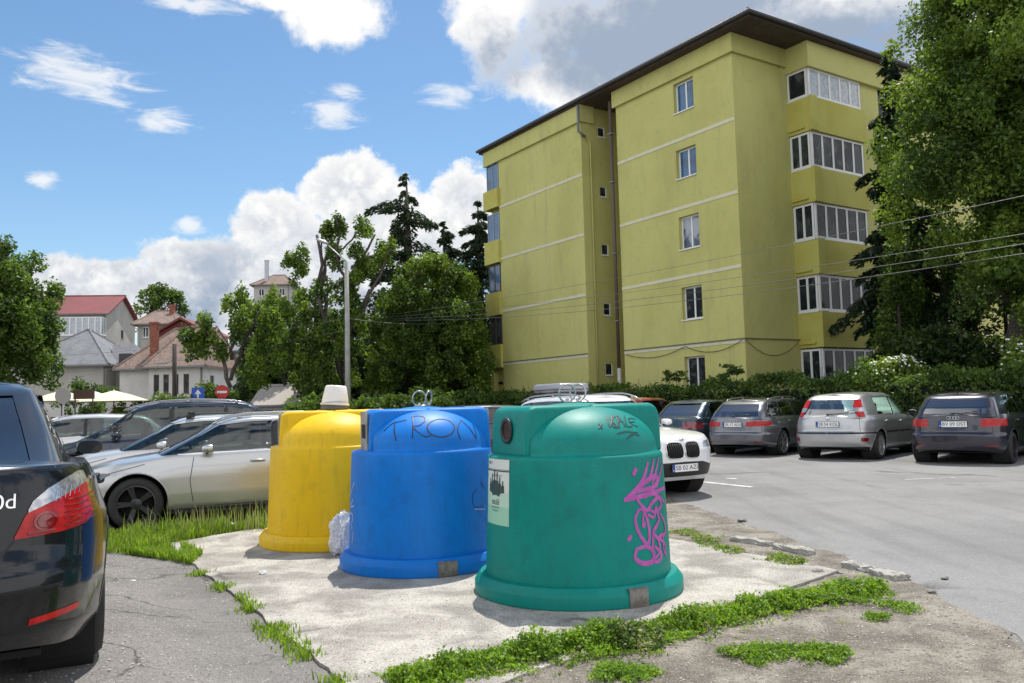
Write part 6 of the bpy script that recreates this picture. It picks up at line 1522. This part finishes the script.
weeds([tuple(gp(680, 533)[:2]), tuple(gp(730, 552)[:2]), tuple(gp(800, 566)[:2])], 240, .10, .045, 'weeds', 'thin weeds between the slab and the road kerb', [WD, WDD, GR2], .012, 26, .0)
weeds([tuple(gp(868, 620)[:2]), tuple(gp(885, 622)[:2])], 14, .04, .05, 'weeds', 'lonely weed tuft on the bare dirt by the road edge', [WD, WDD], .011, 30)

# stones on the verge, countless small ones as one mass, some larger as things
def pebbles(name, label, region, n, s0, s1, m, zf):
    P = region(n); V = []; F = []
    for i, p in enumerate(P):
        s = random.uniform(s0, s1)*random.random()**.5; b_ = len(V); z = zf(*p)
        pts = [(1, 0, .2), (.3, .9, .3), (-.8, .5, .2), (-.7, -.7, .25), (.4, -.8, .2), (.1, 0, .8)]
        a = random.random()*6.3; ca, sa = math.cos(a), math.sin(a)
        V += [(p[0]+s*(x*ca-y*sa)*random.uniform(.7, 1.2), p[1]+s*(x*sa+y*ca)*random.uniform(.7, 1.2), z+s*zz_*.8) for x, y, zz_ in pts]
        F += [(b_+k, b_+(k+1) % 5, b_+5) for k in range(5)]
    return tag(mesh_obj(name, V, F, m), label, 'gravel', kind='stuff')
STONE = mat('stone_grey', (.30, .28, .25), .9, var=[(25, .4, .6, (.18, .17, .15), .8)])
STONEL = mat('stone_light', (.50, .47, .42), .9)
pebbles('gravel', 'loose gravel over the dirt verge', lambda n: in_region(VERGE, n), 5200, .004, .016, STONE, lambda x, y: .008)
pebbles('gravel', 'pale chippings over the dirt verge', lambda n: in_region(VERGE, n), 1600, .004, .014, STONEL, lambda x, y: .008)
pebbles('gravel', 'grit lying on the coarse asphalt', lambda n: in_region([(-3.4, 8.6), (-1.1, 4.7), (-.7, 3.6), (-2.4, 3.6), (-4.5, 8.5)], n), 3000, .003, .010, STONEL, lambda x, y: float(hz(x, y)))
pebbles('gravel', 'grit lying on the slab', lambda n: in_region(PAD, n), 1500, .003, .010, STONE, lambda x, y: .022)
for px, py, s, l in [(742, 522, .055, 'stone lump farthest along the road verge'), (818, 574, .05, 'grey stone lump at the right tip of the slab'), (903, 580, .06, 'dark stone lump at the end of the weed strip'), (932, 594, .035, 'small dark stone on the dirt near the road edge'), (945, 580, .03, 'small stone lump on the road edge dirt'), (690, 531, .045, 'small grey lump beside the pad behind the green bin')]:
    q = gp(px, py, 0); crumple('stone', l, (q[0], q[1], .006), (s, s*.7, s*.4), STONE, 'stone', px*.1, 3, .3)
# old kerb stones, half buried and broken
for i, (a, c, l) in enumerate([((733, 541), (772, 547), 'cracked kerb stone farthest along the road edge'), ((776, 549), (812, 556), 'sunken kerb stone between the cracked one and the weeds'), ((846, 567), (872, 573), 'pale kerb stone left of the dark lump'), ((874, 574), (901, 582), 'broken kerb stone next to the dark lump')]):
    p = gp(*a); q = gp(*c); d = Vector((q[0]-p[0], q[1]-p[1], 0)); L_ = d.length; d.normalize(); bm = bmesh.new(); bmesh.ops.create_cube(bm, size=1.)
    bmesh.ops.subdivide_edges(bm, edges=bm.edges[:], cuts=5, use_grid_fill=True)
    for v in bm.verts:
        w_ = v.co.copy(); v.co.x *= L_*.96; v.co.y *= .12; v.co.z = v.co.z*.09+.005; v.co += Vector((mnoise.noise(w_*4+Vector((i*3, 0, 0))), mnoise.noise(w_*4+Vector((0, i*3, 5))), mnoise.noise(w_*5+Vector((0, 9, i)))))*.025
    me = bpy.data.meshes.new('kerb_stone'); bm.to_mesh(me); bm.free(); me.materials.append(MATS['kerb_concrete']); o = link(bpy.data.objects.new('kerb_stone', me))
    o.location = ((p[0]+q[0])/2, (p[1]+q[1])/2, 0); o.rotation_euler = (0, 0, math.atan2(d.y, d.x)); tag(o, l, 'kerb stone', 'old kerb stones along the road')

# ------------------------------------------------------------------ street furniture
lx_, ly_, _ = at(348, 400, 38.); top = at(345.5, 262, 38.); hd_ = at(321, 241, 38.)
lp = empty('street_lamp', (lx_, ly_, 0), 0, 'tall grey concrete street lamp with a single arm rising before the pruned tree', 'street lamp')
LC = mat('lamp_concrete', (.36, .36, .34), .8, var=[(3, .4, .65, (.26, .26, .24), .7)])
o = MB(); o.tube([(0, 0, 0), (0, 0, top[2]*.5), (0, 0, top[2])], [.15, .12, .09], 12); o.build('pole', LC, lp, True)
ax = hd_[0]-lx_; az_ = hd_[2]
o = MB(); o.tube([(0, 0, top[2]-.3), (0, 0, top[2]+.05), (ax*.2, 0, top[2]+.22), (ax*.8, 0, az_-.12)], .028, 8); o.build('arm', STEEL, lp, True)
o = MB(); M = Matrix.Translation((ax*.95, 0, az_-.02)) @ Matrix.Rotation(R(22), 4, 'Y') @ Matrix.Diagonal((.34, .13, .08, 1)); o.lathe([(.001, -1), (.6, -.8), (.95, -.3), (1, .1), (.8, .6), (.4, .92), (.001, 1)], 16, M, cap=False); o.build('lamp_head', mat('lamp_head_grey', (.45, .46, .47), .4, .4), lp, True)
x, y, _ = at(175, 398, 50); tp = at(173, 344, 50)
up = empty('utility_pole', (x, y, 0), 0, 'dark wooden utility pole with a small lamp before the brown roofed house', 'utility pole')
o = MB(); o.tube([(0, 0, 0), (-.05, 0, tp[2])], [.16, .12], 10); o.build('pole', mat('tarred_wood', (.05, .04, .032), .85), up, True)
o = MB(); o.tube([(0, 0, tp[2]-.9), (-.5, -.1, tp[2]-1.1)], .03, 6); o.build('arm', STEEL, up, True)
o = MB(); o.box(-1.1, -.45, -.2, .0, tp[2]-1.2, tp[2]-1.08); o.build('lamp_head', LC, up, bevel=.03)
# overhead cables
def cable(label, a, c, s, r=.012, g='overhead cables crossing before the yellow block'):
    a = Vector(a); c = Vector(c); o = MB(); o.tube([a+(c-a)*i/24+Vector((0, 0, -4*s*(i/24)*(1-i/24))) for i in range(25)], r, 4)
    tag(o.build('overhead_cable', mat('cable_grey', (.10, .10, .11), .5)), label, 'cable', g)
def cab(label, P, r=.012): # endpoints at far-left depth and near-right depth
    (x0, y0), (x1, y1), Y0, Y1, s = P; cable(label, at(x0, y0, Y0), at(x1, y1, Y1), s, r*.5)
cab('topmost cable crossing the facade under the third window', ((380, 316), (1120, 175), 42, 17, .25))
cab('cable touching the second floor window top', ((372, 318), (1120, 218), 42, 17, .30))
cab('thicker cable pair upper strand below the middle', ((376, 319), (1120, 228), 42, 16.8, .42), .014)
cab('lowest cable strand crossing the second floor window', ((378, 320), (1120, 238), 42, 16.6, .50), .014)
cable('thin wire running left from the street lamp towards the old houses', at(346, 318, 38), at(30, 356, 52), .4, .010, 'thin wires over the old houses')
cable('lower thin wire running left from the street lamp to the houses', at(346, 330, 38), at(30, 374, 52), .4, .010, 'thin wires over the old houses')
cable('thin wire between street lamp and left corner of the yellow block', at(346, 318, 38), at(489, 318, 43), .3, .012, 'thin wires over the old houses')
# cafe parasols
CANV = mat('cream_canvas', (.72, .68, .50), .8)
for px, Y, r, c_, l in [(62, 46, 1.7, CANV, 'cream parasol left of the menu board by the old houses'), (92, 47, 1.5, mat('white_canvas', (.75, .75, .72), .8), 'white parasol between the two cream ones'), (114, 45, 1.9, CANV, 'widest cream parasol below the brown barn door')]:
    x, y, z = at(px, 391, Y); rt = empty('parasol', (x, y, 0), 0, l, 'parasol', 'cafe parasols'); o = MB()
    o.lathe([(r, z-.55), (r*.5, z-.22), (.05, z+.02), (.05, z+.06), (.001, z+.08)], 8, cap=False); o.lathe([(r*.99, z-.58), (r*.5, z-.25), (.05, z-.01)], 8, cap=False); o.build('canopy', c_, rt)
    o = MB(); o.tube([(0, 0, 0), (0, 0, z)], .03, 6); o.build('pole', WOOD, rt)
x, y, z = at(84, 397, 40); rt = empty('menu_board', (x, y, 0), 0, 'small dark board on posts between the parasols', 'board'); o = MB(); o.box(-.5, .5, -.03, .03, z-.1, z+.35); o.build('panel', WOOD, rt); o = MB(); o.box(-.45, -.4, -.02, .02, 0, z-.1); o.box(.4, .45, -.02, .02, 0, z-.1); o.build('post', WOOD, rt)
def sign(label, px, py, Y, kind):
    x, y, z = at(px, py, Y); rt = empty('road_sign', (x, y, 0), 0, label, 'road sign'); o = MB(); o.tube([(0, .04, 0), (0, .04, z+.3)], .03, 8); o.build('post', STEEL, rt, True)
    M = Matrix.Translation((0, 0, z)) @ Matrix.Rotation(math.pi/2, 4, 'X')
    o = MB()
    if kind == 'blue':
        o.box(-.32, .32, -.012, .012, z-.32, z+.32); o.build('sign_plate', mat('sign_blue', (.01, .08, .42), .4), rt, bevel=.01)
        o = MB(); o.box(-.045, .045, -.016, -.0125, z-.2, z+.02); o.add([(-.16, -.016, z+.0), (.16, -.016, z+.0), (0, -.016, z+.22)], [(0, 1, 2)]); o.build('arrow', PLATEW, rt)
    elif kind == 'red':
        o.lathe([(.001, -.012), (.34, -.012), (.34, .012), (.001, .012)], 32, M, cap=False); o.build('sign_plate', mat('sign_red', (.5, .02, .02), .4), rt)
        o = MB(); o.box(-.24, .24, -.017, -.0125, z-.055, z+.055); o.build('bar', PLATEW, rt)
    else:
        o.lathe([(.001, -.012), (.30, -.012), (.30, .012), (.001, .012)], 32, M, cap=False); o.build('sign_plate', mat('sign_back_grey', (.25, .24, .22), .6), rt)
sign('square blue sign with white arrow right of the utility pole', 198, 394, 41, 'blue')
sign('round red sign with white bar under the leaning tree', 222, 392, 41, 'red')
sign('round grey sign back on a dark post above the leftmost cars', 63, 396, 31, 'back')
print('vertices', sum(len(o.data.vertices) for o in bpy.data.objects if o.type == 'MESH'))
